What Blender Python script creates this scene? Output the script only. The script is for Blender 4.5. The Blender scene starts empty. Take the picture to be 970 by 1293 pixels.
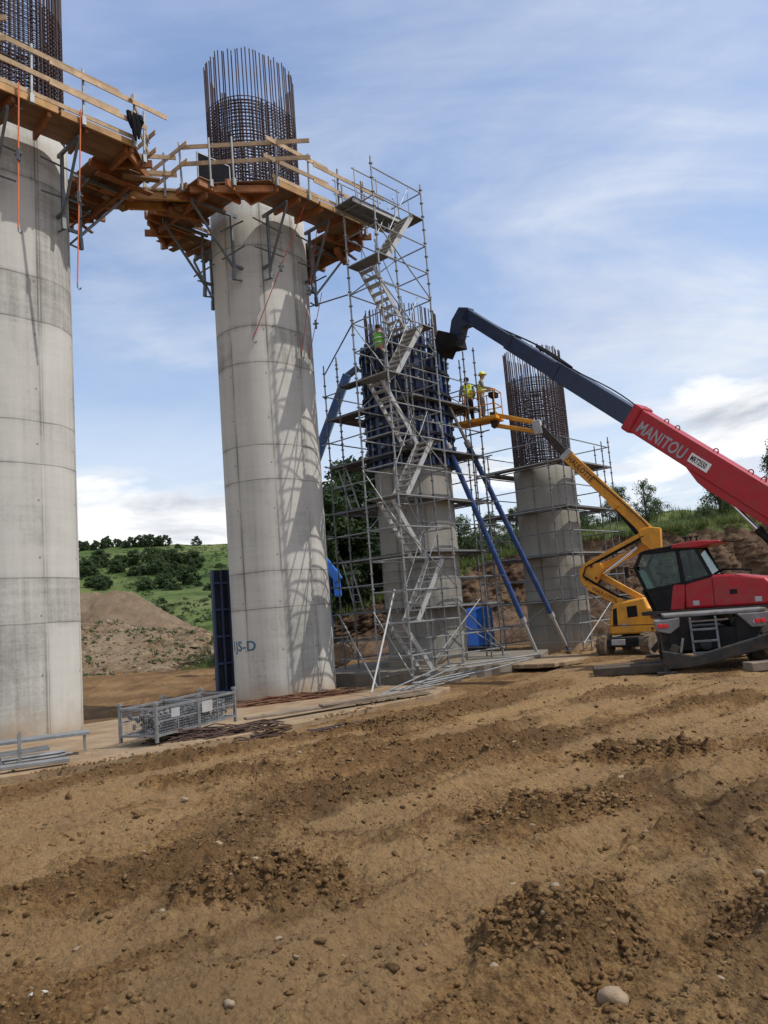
import bpy, math, random
import numpy as np
from mathutils import Vector, Matrix, Quaternion
random.seed(7)
rng = np.random.default_rng(11)
scene = bpy.context.scene
COL = scene.collection
R = math.radians
V = Vector
SUN_STRENGTH = 3.3
SKY_STRENGTH = .10
CLOUD_K = 9.6
CLX, CLY, CUX, CUY = 7.0, 7.7, 2.2, 6.1
EXPOSURE = 0.12

# ------------------------------------------------------------------ mesh helpers
class MB:
    def __init__(s):
        s.v = []; s.f = []; s.m = []
    def add(s, vs, fs, mi=0):
        b = len(s.v)
        s.v += [tuple(p) for p in vs]
        for f in fs:
            s.f.append(tuple(b + i for i in f)); s.m.append(mi)
        return s
    def box(s, c, size, rot=None, mi=0):
        hx, hy, hz = size[0] / 2, size[1] / 2, size[2] / 2
        M = rot if rot is not None else Matrix.Identity(3)
        c = V(c)
        vs = [c + M @ V((x * hx, y * hy, z * hz)) for x in (-1, 1) for y in (-1, 1) for z in (-1, 1)]
        return s.add(vs, [(0, 1, 3, 2), (4, 6, 7, 5), (0, 4, 5, 1), (2, 3, 7, 6), (0, 2, 6, 4), (1, 5, 7, 3)], mi)
    def bar(s, p, q, w, h, up=(0, 0, 1), mi=0, w2=None, h2=None):
        p = V(p); q = V(q); d = (q - p).normalized(); u = V(up)
        if abs(d.dot(u)) > .98: u = V((1, 0, 0)) if abs(d.x) < .9 else V((0, 1, 0))
        x = d.cross(u).normalized(); y = x.cross(d).normalized()
        w2 = w if w2 is None else w2; h2 = h if h2 is None else h2
        vs = [p + x * a * w / 2 + y * b * h / 2 for a, b in ((-1, -1), (1, -1), (1, 1), (-1, 1))]
        vs += [q + x * a * w2 / 2 + y * b * h2 / 2 for a, b in ((-1, -1), (1, -1), (1, 1), (-1, 1))]
        return s.add(vs, [(3, 2, 1, 0), (4, 5, 6, 7), (0, 1, 5, 4), (1, 2, 6, 5), (2, 3, 7, 6), (3, 0, 4, 7)], mi)
    def tube(s, p, q, r, n=8, r2=None, mi=0):
        p = V(p); q = V(q); d = (q - p).normalized()
        u = V((0, 0, 1)) if abs(d.z) < .95 else V((1, 0, 0))
        x = d.cross(u).normalized(); y = d.cross(x).normalized()
        r2 = r if r2 is None else r2
        vs = []
        for (c, rr) in ((p, r), (q, r2)):
            for i in range(n):
                a = 2 * math.pi * i / n
                vs.append(c + x * math.cos(a) * rr + y * math.sin(a) * rr)
        fs = [(i, (i + 1) % n, n + (i + 1) % n, n + i) for i in range(n)]
        fs += [tuple(range(n - 1, -1, -1)), tuple(range(n, 2 * n))]
        return s.add(vs, fs, mi)
    def path(s, pts, r, n=6, mi=0, rs=None):
        pts = [V(p) for p in pts]; k = len(pts)
        vs = []; x = None
        for i, p in enumerate(pts):
            d = (pts[min(i + 1, k - 1)] - pts[max(i - 1, 0)]).normalized()
            if x is None:
                u = V((0, 0, 1)) if abs(d.z) < .95 else V((1, 0, 0))
                x = d.cross(u).normalized()
            else:
                x = (x - d * x.dot(d)).normalized()
            y = d.cross(x)
            rr = rs[i] if rs else r
            for j in range(n):
                a = 2 * math.pi * j / n
                vs.append(p + x * math.cos(a) * rr + y * math.sin(a) * rr)
        fs = []
        for i in range(k - 1):
            for j in range(n):
                fs.append((i * n + j, i * n + (j + 1) % n, (i + 1) * n + (j + 1) % n, (i + 1) * n + j))
        fs += [tuple(range(n - 1, -1, -1)), tuple(range((k - 1) * n, k * n))]
        return s.add(vs, fs, mi)
    def prism(s, pts, O, ex, ey, ez, t0, t1, mi=0):
        """2D outline in the frame O,ex,ey extruded along ez from t0 to t1"""
        O = V(O); ex = V(ex); ey = V(ey); ez = V(ez); n = len(pts)
        vs = [O + ex * a + ey * b + ez * t0 for a, b in pts] + [O + ex * a + ey * b + ez * t1 for a, b in pts]
        fs = [(i, (i + 1) % n, n + (i + 1) % n, n + i) for i in range(n)]
        fs += [tuple(range(n - 1, -1, -1)), tuple(range(n, 2 * n))]
        return s.add(vs, fs, mi)
    def lathe(s, prof, O, ax, n=20, mi=0):
        O = V(O); d = V(ax).normalized()
        u = V((0, 0, 1)) if abs(d.z) < .95 else V((1, 0, 0))
        x = d.cross(u).normalized(); y = d.cross(x)
        vs = []
        for (r, h) in prof:
            for j in range(n):
                a = 2 * math.pi * j / n
                vs.append(O + d * h + (x * math.cos(a) + y * math.sin(a)) * r)
        k = len(prof); fs = []
        for i in range(k - 1):
            for j in range(n):
                fs.append((i * n + j, i * n + (j + 1) % n, (i + 1) * n + (j + 1) % n, (i + 1) * n + j))
        fs += [tuple(range(n - 1, -1, -1)), tuple(range((k - 1) * n, k * n))]
        return s.add(vs, fs, mi)
    def mesh(s, name, mats, smooth=False):
        me = bpy.data.meshes.new(name)
        me.from_pydata(s.v, [], s.f)
        for m in (mats if isinstance(mats, (list, tuple)) else [mats]): me.materials.append(m)
        me.polygons.foreach_set('material_index', s.m)
        if smooth: me.polygons.foreach_set('use_smooth', [True] * len(s.f))
        fix_normals(me)
        return me
    def build(s, name, mats, parent=None, smooth=False, bevel=0, seg=2):
        return link(name, s.mesh(name, mats, smooth), parent, bevel, seg, smooth)

def fix_normals(me):
    import bmesh
    bm = bmesh.new(); bm.from_mesh(me)
    bmesh.ops.recalc_face_normals(bm, faces=bm.faces)
    bm.to_mesh(me); bm.free(); me.update()

def link(name, me, parent=None, bevel=0, seg=2, smooth=False):
    o = bpy.data.objects.new(name, me); COL.objects.link(o)
    if parent is not None: o.parent = parent
    if bevel:
        b = o.modifiers.new('Bevel', 'BEVEL'); b.width = bevel; b.segments = seg; b.limit_method = 'ANGLE'; b.angle_limit = R(40)
        b.harden_normals = False
    if smooth:
        try: me.set_sharp_from_angle(angle=R(38))
        except Exception: pass
    return o

def tag(o, label=None, cat=None, group=None, kind=None):
    if label: o['label'] = label
    if cat: o['category'] = cat
    if group: o['group'] = group
    if kind: o['kind'] = kind
    return o

def thing(name, label, cat, loc=(0, 0, 0), rz=0, group=None):
    o = bpy.data.objects.new(name, None); COL.objects.link(o)
    o.location = loc; o.rotation_euler = (0, 0, rz); o.empty_display_size = .2
    return tag(o, label, cat, group)

def copy_tree(o, parent=None):
    c = o.copy(); COL.objects.link(c)
    if parent is not None: c.parent = parent
    for ch in list(o.children): copy_tree(ch, c)
    return c

def struct(o):
    o['kind'] = 'structure'; return o

# shared members (tubes of one length share a mesh)
_pool = {}
def member(name, p, q, r, mat, parent, n=6):
    p = V(p); q = V(q); L = (q - p).length
    key = ('m', round(L, 2), r, mat.name, n)
    if key not in _pool:
        _pool[key] = MB().tube((0, 0, 0), (0, 0, round(L, 2)), r, n).mesh('tube', mat, True)
    o = link(name, _pool[key], parent, smooth=True)
    o.location = p; o.rotation_mode = 'QUATERNION'
    o.rotation_quaternion = (q - p).to_track_quat('Z', 'Y')
    return o
def standard(name, p, L, mat, parent, r=.0285):
    key = ('s', round(L, 2), r, mat.name)
    if key not in _pool:
        b = MB().tube((0, 0, 0), (0, 0, L), r, 8)
        z = .5
        while z < L - .05:
            b.tube((0, 0, z - .02), (0, 0, z + .02), r + .034, 8); z += .5
        b.box((0, 0, .01), (.15, .15, .02))
        _pool[key] = b.mesh('standard', mat, True)
    o = link(name, _pool[key], parent, smooth=True)
    o.location = p
    return o

# ------------------------------------------------------------------ noise in numpy
_perm = rng.permutation(256); _perm = np.concatenate([_perm, _perm, _perm])
_ga = rng.random(256) * 2 * math.pi; _gx = np.cos(_ga); _gy = np.sin(_ga)
def perlin(x, y):
    xi = np.floor(x).astype(np.int64); yi = np.floor(y).astype(np.int64)
    xf = x - xi; yf = y - yi; xi &= 255; yi &= 255
    u = xf * xf * xf * (xf * (xf * 6 - 15) + 10); w = yf * yf * yf * (yf * (yf * 6 - 15) + 10)
    def g(ix, iy, dx, dy):
        h = _perm[_perm[ix] + iy]; return _gx[h] * dx + _gy[h] * dy
    a = g(xi, yi, xf, yf); b = g(xi + 1, yi, xf - 1, yf); c = g(xi, yi + 1, xf, yf - 1); d = g(xi + 1, yi + 1, xf - 1, yf - 1)
    return (a + u * (b - a)) * (1 - w) + (c + u * (d - c)) * w
def fbm(x, y, o=4, gain=.5):
    s = 0; a = 1
    for i in range(o):
        s = s + a * perlin(x + 17.3 * i, y - 9.1 * i); a *= gain; x = x * 2.03; y = y * 2.03
    return s
def sstep(a, b, x):
    t = np.clip((x - a) / (b - a), 0, 1); return t * t * (3 - 2 * t)

def grid_mesh(name, X, Y, Z, mats, mi=None, smooth=True):
    h, w = X.shape
    me = bpy.data.meshes.new(name)
    co = np.stack([X, Y, Z], -1).reshape(-1, 3).astype(np.float32)
    idx = np.arange(h * w).reshape(h, w)
    q = np.stack([idx[:-1, :-1], idx[:-1, 1:], idx[1:, 1:], idx[1:, :-1]], -1).reshape(-1, 4).astype(np.int32)
    n = len(q)
    me.vertices.add(h * w); me.vertices.foreach_set('co', co.ravel())
    me.loops.add(n * 4); me.loops.foreach_set('vertex_index', q.ravel())
    me.polygons.add(n); me.polygons.foreach_set('loop_start', np.arange(n, dtype=np.int32) * 4)
    me.polygons.foreach_set('use_smooth', np.full(n, smooth))
    for m in (mats if isinstance(mats, (list, tuple)) else [mats]): me.materials.append(m)
    if mi is not None: me.polygons.foreach_set('material_index', mi.astype(np.int32).ravel())
    me.update(calc_edges=True); me.validate()
    return me

# ------------------------------------------------------------------ materials
class NT:
    def __init__(s, name):
        s.m = bpy.data.materials.new(name); s.m.use_nodes = True
        s.t = s.m.node_tree; s.t.nodes.clear()
        s.out = s.t.nodes.new('ShaderNodeOutputMaterial')
        s.b = s.t.nodes.new('ShaderNodeBsdfPrincipled')
        s.t.links.new(s.b.outputs[0], s.out.inputs[0])
    def n(s, typ, **kw):
        x = s.t.nodes.new(typ)
        for k, v in kw.items():
            if k in x.inputs and not hasattr(x, k): x.inputs[k].default_value = v
            else: setattr(x, k, v)
        return x
    def l(s, a, b): s.t.links.new(a, b)
    def val(s, sock, v):
        if hasattr(v, 'is_linked') or isinstance(v, bpy.types.NodeSocket): s.l(v, sock)
        else: sock.default_value = v
    def math(s, op, a, b=0., c=0.):
        x = s.n('ShaderNodeMath', operation=op)
        s.val(x.inputs[0], a); s.val(x.inputs[1], b); s.val(x.inputs[2], c)
        return x.outputs[0]
    def mix(s, f, a, b, blend='MIX'):
        x = s.n('ShaderNodeMix', data_type='RGBA', blend_type=blend)
        s.val(x.inputs[0], f)
        for sock, v in ((x.inputs[6], a), (x.inputs[7], b)):
            if isinstance(v, bpy.types.NodeSocket): s.l(v, sock)
            else: sock.default_value = (*v[:3], 1)
        return x.outputs[2]
    def noise(s, vec, scale, detail=4, rough=.55, dist=0, out=0):
        x = s.n('ShaderNodeTexNoise'); x.inputs['Scale'].default_value = scale; x.inputs['Detail'].default_value = detail
        x.inputs['Roughness'].default_value = rough; x.inputs['Distortion'].default_value = dist
        if vec is not None: s.l(vec, x.inputs['Vector'])
        return x.outputs[out]
    def ramp(s, f, stops, interp='LINEAR'):
        x = s.n('ShaderNodeValToRGB'); x.color_ramp.interpolation = interp
        e = x.color_ramp.elements
        while len(e) < len(stops): e.new(.5)
        for i, (p, c) in enumerate(stops):
            e[i].position = p; e[i].color = (*c[:3], 1) if isinstance(c, (tuple, list)) else (c, c, c, 1)
        s.l(f, x.inputs[0]); return x.outputs[0]
    def obj(s): return s.n('ShaderNodeTexCoord').outputs['Object']
    def mapping(s, vec, sc=(1, 1, 1), rot=(0, 0, 0), loc=(0, 0, 0)):
        x = s.n('ShaderNodeMapping'); s.l(vec, x.inputs[0])
        x.inputs['Scale'].default_value = sc; x.inputs['Rotation'].default_value = rot; x.inputs['Location'].default_value = loc
        return x.outputs[0]
    def bump(s, h, strength, dist=.02):
        x = s.n('ShaderNodeBump'); x.inputs['Strength'].default_value = strength; x.inputs['Distance'].default_value = dist
        s.l(h, x.inputs['Height']); s.l(x.outputs[0], s.b.inputs['Normal'])
    def set(s, **kw):
        for k, v in kw.items():
            k = {'color': 'Base Color', 'rough': 'Roughness', 'metal': 'Metallic', 'spec': 'Specular IOR Level', 'trans': 'Transmission Weight', 'alpha': 'Alpha', 'sss': 'Subsurface Weight'}.get(k, k)
            if isinstance(v, bpy.types.NodeSocket): s.l(v, s.b.inputs[k])
            else: s.b.inputs[k].default_value = (*v[:3], 1) if isinstance(v, (tuple, list)) else v
        return s.m

def simple(name, c, rough=.6, metal=0, var=.18, scale=3, dirt=None, dirt_amt=.5, bump=0, bscale=40, spec=.5, stretch=(1, 1, 1), dscale=2.5, each=0):
    t = NT(name); o = t.mapping(t.obj(), stretch)
    nz = t.noise(o, scale, 6, .6)
    lo = tuple(x * (1 - var) for x in c); hi = tuple(min(1, x * (1 + var)) for x in c)
    col = t.ramp(nz, [(.3, lo), (.7, hi)])
    if each:
        rnd = t.n('ShaderNodeObjectInfo').outputs['Random']
        col = t.mix(1., col, t.ramp(rnd, [(0., (1 - each, 1 - each * 1.05, 1 - each * 1.1)), (1., (1 + each * .3, 1 + each * .3, 1 + each * .3))]), 'MULTIPLY')
    if dirt:
        d = t.ramp(t.noise(o, dscale, 8, .7, .4), [(.46, 0.), (.68, dirt_amt)])
        col = t.mix(d, col, dirt)
        t.set(rough=t.math('MINIMUM', t.math('ADD', t.math('MULTIPLY', d, .4), rough), .95))
    else:
        t.set(rough=rough)
    if bump: t.bump(t.noise(o, bscale, 4), bump)
    return t.set(color=col, metal=metal, spec=spec)

M = {}
M['galv'] = simple('galvanised_steel', (.27, .275, .275), .48, .55, .25, 5, (.22, .2, .17), .5)
M['galvdark'] = simple('weathered_steel_tube', (.17, .175, .18), .55, .5, .25, 5, (.12, .1, .085), .5)
M['alu'] = simple('aluminium', (.40, .395, .38), .5, .35, .12, 5, (.4, .37, .32), .4)
M['deckdark'] = simple('steel_scaffold_deck', (.10, .098, .095), .7, .2, .3, 4, (.16, .13, .1), .6)
M['rebar'] = simple('rebar_steel', (.075, .052, .058), .75, .25, .3, 8, (.11, .055, .035), .5)
M['rustdark'] = simple('dark_rusty_rebar', (.085, .05, .036), .85, .1, .4, 10, (.05, .035, .028), .6)
M['rust'] = simple('rusty_rebar', (.16, .075, .04), .85, .1, .35, 10, (.08, .04, .025), .6)
M['bracket'] = simple('bracket_steel', (.13, .145, .155), .55, .4, .25, 4, (.15, .12, .1), .4)
M['ply'] = simple('brown_plywood', (.185, .098, .05), .65, 0, .28, 1.6, (.24, .19, .14), .6, stretch=(1, 1, 1), each=.4)
M['beam'] = simple('orange_timber_beam', (.33, .125, .04), .65, 0, .3, 3, (.15, .09, .055), .7, each=.4)
M['beamy'] = simple('yellow_timber_beam', (.48, .26, .08), .65, 0, .2, 3, (.27, .18, .09), .6, each=.3)
M['plank'] = simple('pale_timber', (.46, .32, .185), .75, 0, .22, 3, (.24, .18, .12), .65, stretch=(1, 1, 1), each=.35)
M['matwood'] = simple('dark_muddy_timber', (.055, .042, .032), .9, 0, .3, 3, (.13, .085, .045), .8)
M['oldplank'] = simple('weathered_timber', (.21, .16, .115), .85, 0, .3, 3, (.1, .08, .06), .6)
M['formblue'] = simple('dark_blue_formwork', (.022, .042, .105), .5, .2, .3, 2, (.07, .07, .07), .55)
M['formblack'] = simple('black_formwork_face', (.012, .015, .024), .65, .0, .3, 2, (.045, .045, .05), .5, spec=.2)
M['propblue'] = simple('blue_prop_steel', (.025, .075, .24), .45, .2, .2, 3, (.13, .12, .11), .4)
M['blue'] = simple('bright_blue_paint', (.025, .19, .72), .4, 0, .12, 3, (.15, .14, .12), .25)
M['bluedk'] = simple('deep_blue_paint', (.012, .04, .115), .4, 0, .12, 3, (.1, .1, .1), .3)
M['red'] = simple('red_machine_paint', (.36, .010, .018), .42, 0, .1, 2, (.2, .085, .06), .45, spec=.35)
M['redlight'] = simple('red_lens', (.75, .02, .03), .2, 0, .05, 3)
M['boomdark'] = simple('dark_blue_boom_paint', (.014, .026, .065), .4, .05, .2, 2, (.04, .045, .06), .35)
M['black'] = simple('black_plastic', (.013, .013, .014), .7, 0, .3, 3, (.04, .034, .028), .5, spec=.12)
M['dgrey'] = simple('dark_grey_steel', (.036, .035, .035), .7, .1, .3, 3, (.11, .078, .048), .8, spec=.2)
M['guard'] = simple('muddy_grey_steel', (.20, .20, .20), .6, .1, .2, 3, (.13, .09, .055), .75)
M['grey'] = simple('light_grey_paint', (.36, .36, .36), .5, 0, .12, 3, (.25, .2, .15), .4)
M['yellow'] = simple('orange_yellow_paint', (.66, .285, .02), .5, 0, .12, 2, (.26, .16, .07), .6, spec=.35)
M['muddy'] = simple('muddy_rubber', (.15, .105, .065), .95, 0, .4, 6, (.05, .045, .04), .7, bump=.5)
M['tyre'] = simple('tyre_rubber', (.022, .021, .02), .85, 0, .3, 6, (.15, .105, .065), .75)
M['chrome'] = simple('chrome_rod', (.7, .7, .7), .15, 1, .05, 3)
M['strap'] = simple('orange_strap', (.62, .16, .06), .7, 0, .2, 4)
M['redstrap'] = simple('red_strap', (.38, .05, .035), .7, 0, .2, 4)
M['white'] = simple('white_paint', (.74, .74, .72), .5, 0, .06, 3, (.4, .36, .3), .3)
M['signgrey'] = simple('grey_lettering', (.30, .28, .30), .5, 0, .1, 5)
M['letterblue'] = simple('blue_spray_paint', (.04, .115, .17), .8, 0, .3, 20)
M['letterbrown'] = simple('dark_lettering', (.10, .028, .012), .6, 0, .2, 9)
M['skin'] = simple('skin', (.42, .22, .15), .6, 0, .08, 20)
M['hair'] = simple('dark_hair', (.02, .014, .01), .8, 0, .3, 60)
M['vest'] = simple('hi_vis_yellow', (.72, .86, .04), .75, 0, .15, 14, bump=.3, bscale=12)
M['vestgreen'] = simple('hi_vis_green', (.16, .62, .05), .75, 0, .15, 14)
M['shirt'] = simple('grey_shirt', (.2, .21, .22), .85, 0, .2, 12)
M['camo'] = simple('grey_work_trousers', (.17, .16, .14), .9, 0, .5, 16)
M['navy'] = simple('navy_trousers', (.022, .027, .05), .9, 0, .3, 16)
M['helmet'] = simple('yellow_helmet', (.70, .66, .05), .35, 0, .05, 9)
M['cloth'] = simple('dark_cloth', (.015, .016, .02), .95, 0, .3, 12, spec=.05)
M['reflect'] = simple('reflective_band', (.62, .62, .6), .4, .1, .05, 9)
M['boot'] = simple('dark_boot', (.03, .022, .017), .8, 0, .3, 12)

def glass():
    t = NT('cab_glass')
    tr = t.n('ShaderNodeBsdfTransparent'); tr.inputs[0].default_value = (.60, .70, .67, 1)
    gl = t.n('ShaderNodeBsdfGlossy'); gl.inputs['Roughness'].default_value = .03; gl.inputs[0].default_value = (.9, .95, 1, 1)
    fr = t.n('ShaderNodeFresnel'); fr.inputs[0].default_value = 1.55
    mx = t.n('ShaderNodeMixShader'); t.l(t.math('MULTIPLY', fr.outputs[0], .55), mx.inputs[0]); t.l(tr.outputs[0], mx.inputs[1]); t.l(gl.outputs[0], mx.inputs[2])
    t.l(mx.outputs[0], t.out.inputs[0])
    return t.m
M['glass'] = glass()

def leafmat(name, a, b, tl=.25):
    t = NT(name); o = t.obj()
    info = t.n('ShaderNodeObjectInfo')
    v = t.math('ADD', t.noise(o, .9, 3), t.math('MULTIPLY', t.math('SUBTRACT', info.outputs['Random'], .5), .25))
    col = t.ramp(v, [(.25, a), (.75, b)])
    t.set(color=col, rough=.7, spec=.25)
    tr = t.n('ShaderNodeBsdfTranslucent'); t.l(t.mix(.5, col, (.12, .16, .02)), tr.inputs[0])
    mx = t.n('ShaderNodeMixShader'); mx.inputs[0].default_value = tl
    t.l(t.b.outputs[0], mx.inputs[1]); t.l(tr.outputs[0], mx.inputs[2]); t.l(mx.outputs[0], t.out.inputs[0])
    return t.m
M['leafdark'] = leafmat('dark_leaves', (.018, .036, .015), (.048, .078, .030))
M['leafmid'] = leafmat('mid_leaves', (.028, .055, .018), (.07, .11, .035))
M['leafpale'] = leafmat('pale_hazy_leaves', (.055, .085, .04), (.11, .15, .075))  # pale green foliage; the lightness also stands in for air haze
M['leafhill'] = leafmat('hazy_hillside_leaves', (.030, .055, .024), (.062, .095, .040), .35)  # far foliage, distance haze mixed into the leaf colour instead of a volume
M['grass'] = leafmat('grass_blades', (.07, .11, .03), (.15, .18, .06))
M['bark'] = simple('bark', (.06, .045, .035), .95, 0, .3, 6)

def concrete(name, base, seams, stain=(.16, .14, .115), rust=True, per=1.14):
    t = NT(name)
    uv = t.n('ShaderNodeUVMap', uv_map='uv').outputs[0]
    sep = t.n('ShaderNodeSeparateXYZ'); t.l(uv, sep.inputs[0]); u, z = sep.outputs[0], sep.outputs[1]
    o = t.obj()
    zn = t.math('ADD', z, t.math('MULTIPLY', t.math('SUBTRACT', t.noise(o, 1.3, 5), .5), .05))
    dmin = None; lift = None
    for s in seams:
        d = t.math('ABSOLUTE', t.math('SUBTRACT', zn, s))
        dmin = d if dmin is None else t.math('MINIMUM', dmin, d)
        st = t.math('GREATER_THAN', z, s); lift = st if lift is None else t.math('ADD', lift, st)
    pu = t.math('DIVIDE', u, per); fu = t.math('FRACT', pu)
    du = t.math('MULTIPLY', t.math('MINIMUM', fu, t.math('SUBTRACT', 1., fu)), per)
    cell = t.n('ShaderNodeCombineXYZ'); t.l(t.math('FLOOR', pu), cell.inputs[0]); t.l(lift, cell.inputs[1])
    wn = t.n('ShaderNodeTexWhiteNoise', noise_dimensions='2D'); t.l(cell.outputs[0], wn.inputs['Vector'])
    cloud = t.noise(o, .55, 6, .6, .5)
    streak = t.noise(t.mapping(o, (5, 5, .22)), 1.6, 6, .6)
    fine = t.noise(o, 14, 6, .65)
    hband = t.noise(t.mapping(o, (.35, .35, 7)), 1.3, 4, .6)
    k = t.math('ADD', t.math('MULTIPLY', cloud, .42), t.math('ADD', t.math('MULTIPLY', streak, .26), t.math('MULTIPLY', fine, .16)))
    k = t.math('ADD', k, t.math('MULTIPLY', hband, .16))
    k = t.math('ADD', k, t.math('MULTIPLY', t.math('SUBTRACT', wn.outputs[0], .25), .20))
    wl = t.n('ShaderNodeTexWhiteNoise', noise_dimensions='1D'); t.l(t.math('ADD', lift, 3.7), wl.inputs['W'])
    k = t.math('ADD', k, t.math('MULTIPLY', t.math('SUBTRACT', wl.outputs[0], .5), .07))
    lo = tuple(x * .54 for x in base); hi = tuple(x * 1.18 for x in base)
    col = t.ramp(k, [(.36, lo), (.52, base), (.70, hi)])
    # stains running under the pour joints and along panel joints
    below = t.ramp(t.math('ADD', dmin, t.math('MULTIPLY', t.math('SUBTRACT', streak, .5), .22)), [(.0, .5), (.035, .26), (.13, 0.)])
    bmask = t.ramp(t.noise(t.mapping(o, (.8, .8, .8), (0, 0, 0), (4, 1, 2)), .8, 5), [(.42, .05), (.62, 1.)])
    col = t.mix(t.math('MULTIPLY', below, bmask), col, stain)
    joint = t.ramp(t.math('ADD', du, t.math('MULTIPLY', t.math('SUBTRACT', t.noise(t.mapping(o, (1, 1, .5)), 2.2, 5), .5), .05)), [(.0, .85), (.018, .6), (.034, .2), (.12, 0.)])
    brk = t.ramp(t.noise(t.mapping(o, (.6, .6, .5)), .9, 4), [(.40, .15), (.60, 1.)])
    col = t.mix(t.math('MULTIPLY', joint, brk), col, (.10, .085, .065))
    line = t.ramp(dmin, [(.0, .72), (.010, .45), (.024, 0.)])
    lbrk = t.ramp(t.noise(o, 1.4, 4), [(.3, .35), (.6, 1.)])
    col = t.mix(t.math('MULTIPLY', line, lbrk), col, (.09, .08, .065))
    # tie holes
    tz = t.math('FRACT', t.math('DIVIDE', t.math('ADD', z, .55), 1.35)); tu = t.math('FRACT', t.math('ADD', pu, .5))
    a = t.math('MULTIPLY', t.math('SUBTRACT', tz, .5), 1.35); b = t.math('MULTIPLY', t.math('SUBTRACT', tu, .42), per)
    dd = t.math('SQRT', t.math('ADD', t.math('MULTIPLY', a, a), t.math('MULTIPLY', b, b)))
    hole = t.ramp(dd, [(.0, .65), (.022, .55), (.034, 0.)])
    col = t.mix(hole, col, (.07, .06, .05))
    # mud splash near the foot
    mud = t.ramp(t.math('ADD', z, t.math('MULTIPLY', t.math('SUBTRACT', t.noise(o, 1.5, 5), .4), 1.3)), [(.0, .85), (.35, .5), (1.1, 0.)])
    col = t.mix(mud, col, (.30, .19, .095))
    t.bump(t.math('ADD', t.math('MULTIPLY', fine, .5), t.math('MULTIPLY', line, -1.5)), .25, .02)
    return t.set(color=col, rough=.88, spec=.25)
SE = [2.65, 3.70, 6.38, 7.42, 9.92, 11.05, 13.6]
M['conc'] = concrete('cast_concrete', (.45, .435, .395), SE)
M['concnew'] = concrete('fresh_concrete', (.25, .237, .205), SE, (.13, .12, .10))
M['slab'] = simple('blinding_concrete', (.27, .19, .112), .9, 0, .3, 1.2, (.20, .115, .050), .95, .5, 22, dscale=.9)
M['kerbside'] = simple('stained_concrete', (.17, .15, .12), .9, 0, .3, 1.5, (.22, .14, .075), .7)

def soil(name, cols, scale=.55, dark=(.075, .047, .027), bump=.8, fine=(.36, .25, .15), darkamt=.7, turned=False):
    t = NT(name); o = t.obj()
    big = t.noise(o, scale * .35, 5, .6, .6)
    med = t.noise(t.mapping(o, (1, .45, 1), (0, 0, R(-43))), scale * 2.2, 7, .66, .4)
    k = t.math('ADD', t.math('MULTIPLY', big, .5), t.math('MULTIPLY', med, .5))
    col = t.ramp(k, [(.34, cols[0]), (.47, cols[1]), (.60, cols[2]), (.75, cols[1])])
    grit = t.noise(o, 26, 5, .7)
    grit2 = t.noise(o, 9.5, 6, .75, .3)
    col = t.mix(t.ramp(grit2, [(.38, .60), (.50, 0.)]), col, dark)
    col = t.mix(t.ramp(grit2, [(.56, 0.), (.70, .45)]), col, fine)
    col = t.mix(t.ramp(grit, [(.38, .70), (.50, 0.)]), col, dark)
    col = t.mix(t.ramp(grit, [(.58, 0.), (.72, .70)]), col, fine)
    damp = t.ramp(t.noise(t.mapping(o, (1, .35, 1), (0, 0, R(-43)), (3, 7, 0)), .8, 6, .6, .5), [(.50, 0.), (.66, darkamt)])
    col = t.mix(damp, col, dark)
    if turned:
        at = t.n('ShaderNodeAttribute', attribute_name='turned').outputs['Fac']
        k2 = t.math('ADD', at, t.math('MULTIPLY', t.math('SUBTRACT', t.noise(o, 3.2, 7, .7), .5), .9))
        col = t.mix(t.ramp(k2, [(.42, 0.), (.66, .52), (.95, .70)]), col, t.mix(t.noise(o, 11, 4), (.080, .042, .018), (.18, .10, .042)))
        col = t.mix(t.ramp(k2, [(.06, .5), (.24, 0.)]), col, (.345, .222, .108))
    vor = t.n('ShaderNodeTexVoronoi'); vor.inputs['Scale'].default_value = 16; t.l(t.mapping(o, (1, 1, 1)), vor.inputs['Vector'])
    v2 = t.n('ShaderNodeTexVoronoi'); v2.inputs['Scale'].default_value = 45; t.l(o, v2.inputs['Vector'])
    h = t.math('ADD', t.math('MULTIPLY', t.noise(o, 9, 8, .72), 1.2), t.math('ADD', t.math('MULTIPLY', vor.outputs[0], -.35), t.math('MULTIPLY', v2.outputs[0], -.2)))
    t.bump(h, bump, .07)
    return t.set(color=col, rough=.95, spec=.15)
M['soil'] = soil('brown_soil', [(.165, .086, .032), (.252, .143, .057), (.335, .21, .094)], turned=True, bump=1., fine=(.37, .24, .115), dark=(.080, .045, .022))
M['cut'] = soil('cut_earth', [(.075, .042, .028), (.13, .078, .046), (.20, .13, .08)], .9, (.04, .025, .018), 1., (.26, .2, .15))
M['gravel'] = soil('gravel', [(.15, .105, .066), (.215, .152, .095), (.28, .205, .13)], .8, (.085, .06, .04), 1., (.32, .25, .17), .45)
M['rubble'] = soil('rubble', [(.14, .092, .050), (.225, .152, .086), (.32, .245, .16)], 1.2, (.07, .05, .032), 1., (.42, .37, .3))
M['clod'] = soil('clod_soil', [(.14, .075, .030), (.225, .126, .051), (.31, .19, .086)], 3, (.075, .044, .022), .8, (.32, .22, .12), .4)
M['stone'] = simple('pale_stone', (.27, .2, .13), .9, 0, .25, 4, (.19, .12, .06), .85, .4)
M['whitestone'] = simple('white_stone', (.42, .39, .33), .9, 0, .2, 6, (.3, .22, .14), .5, .3)

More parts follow.
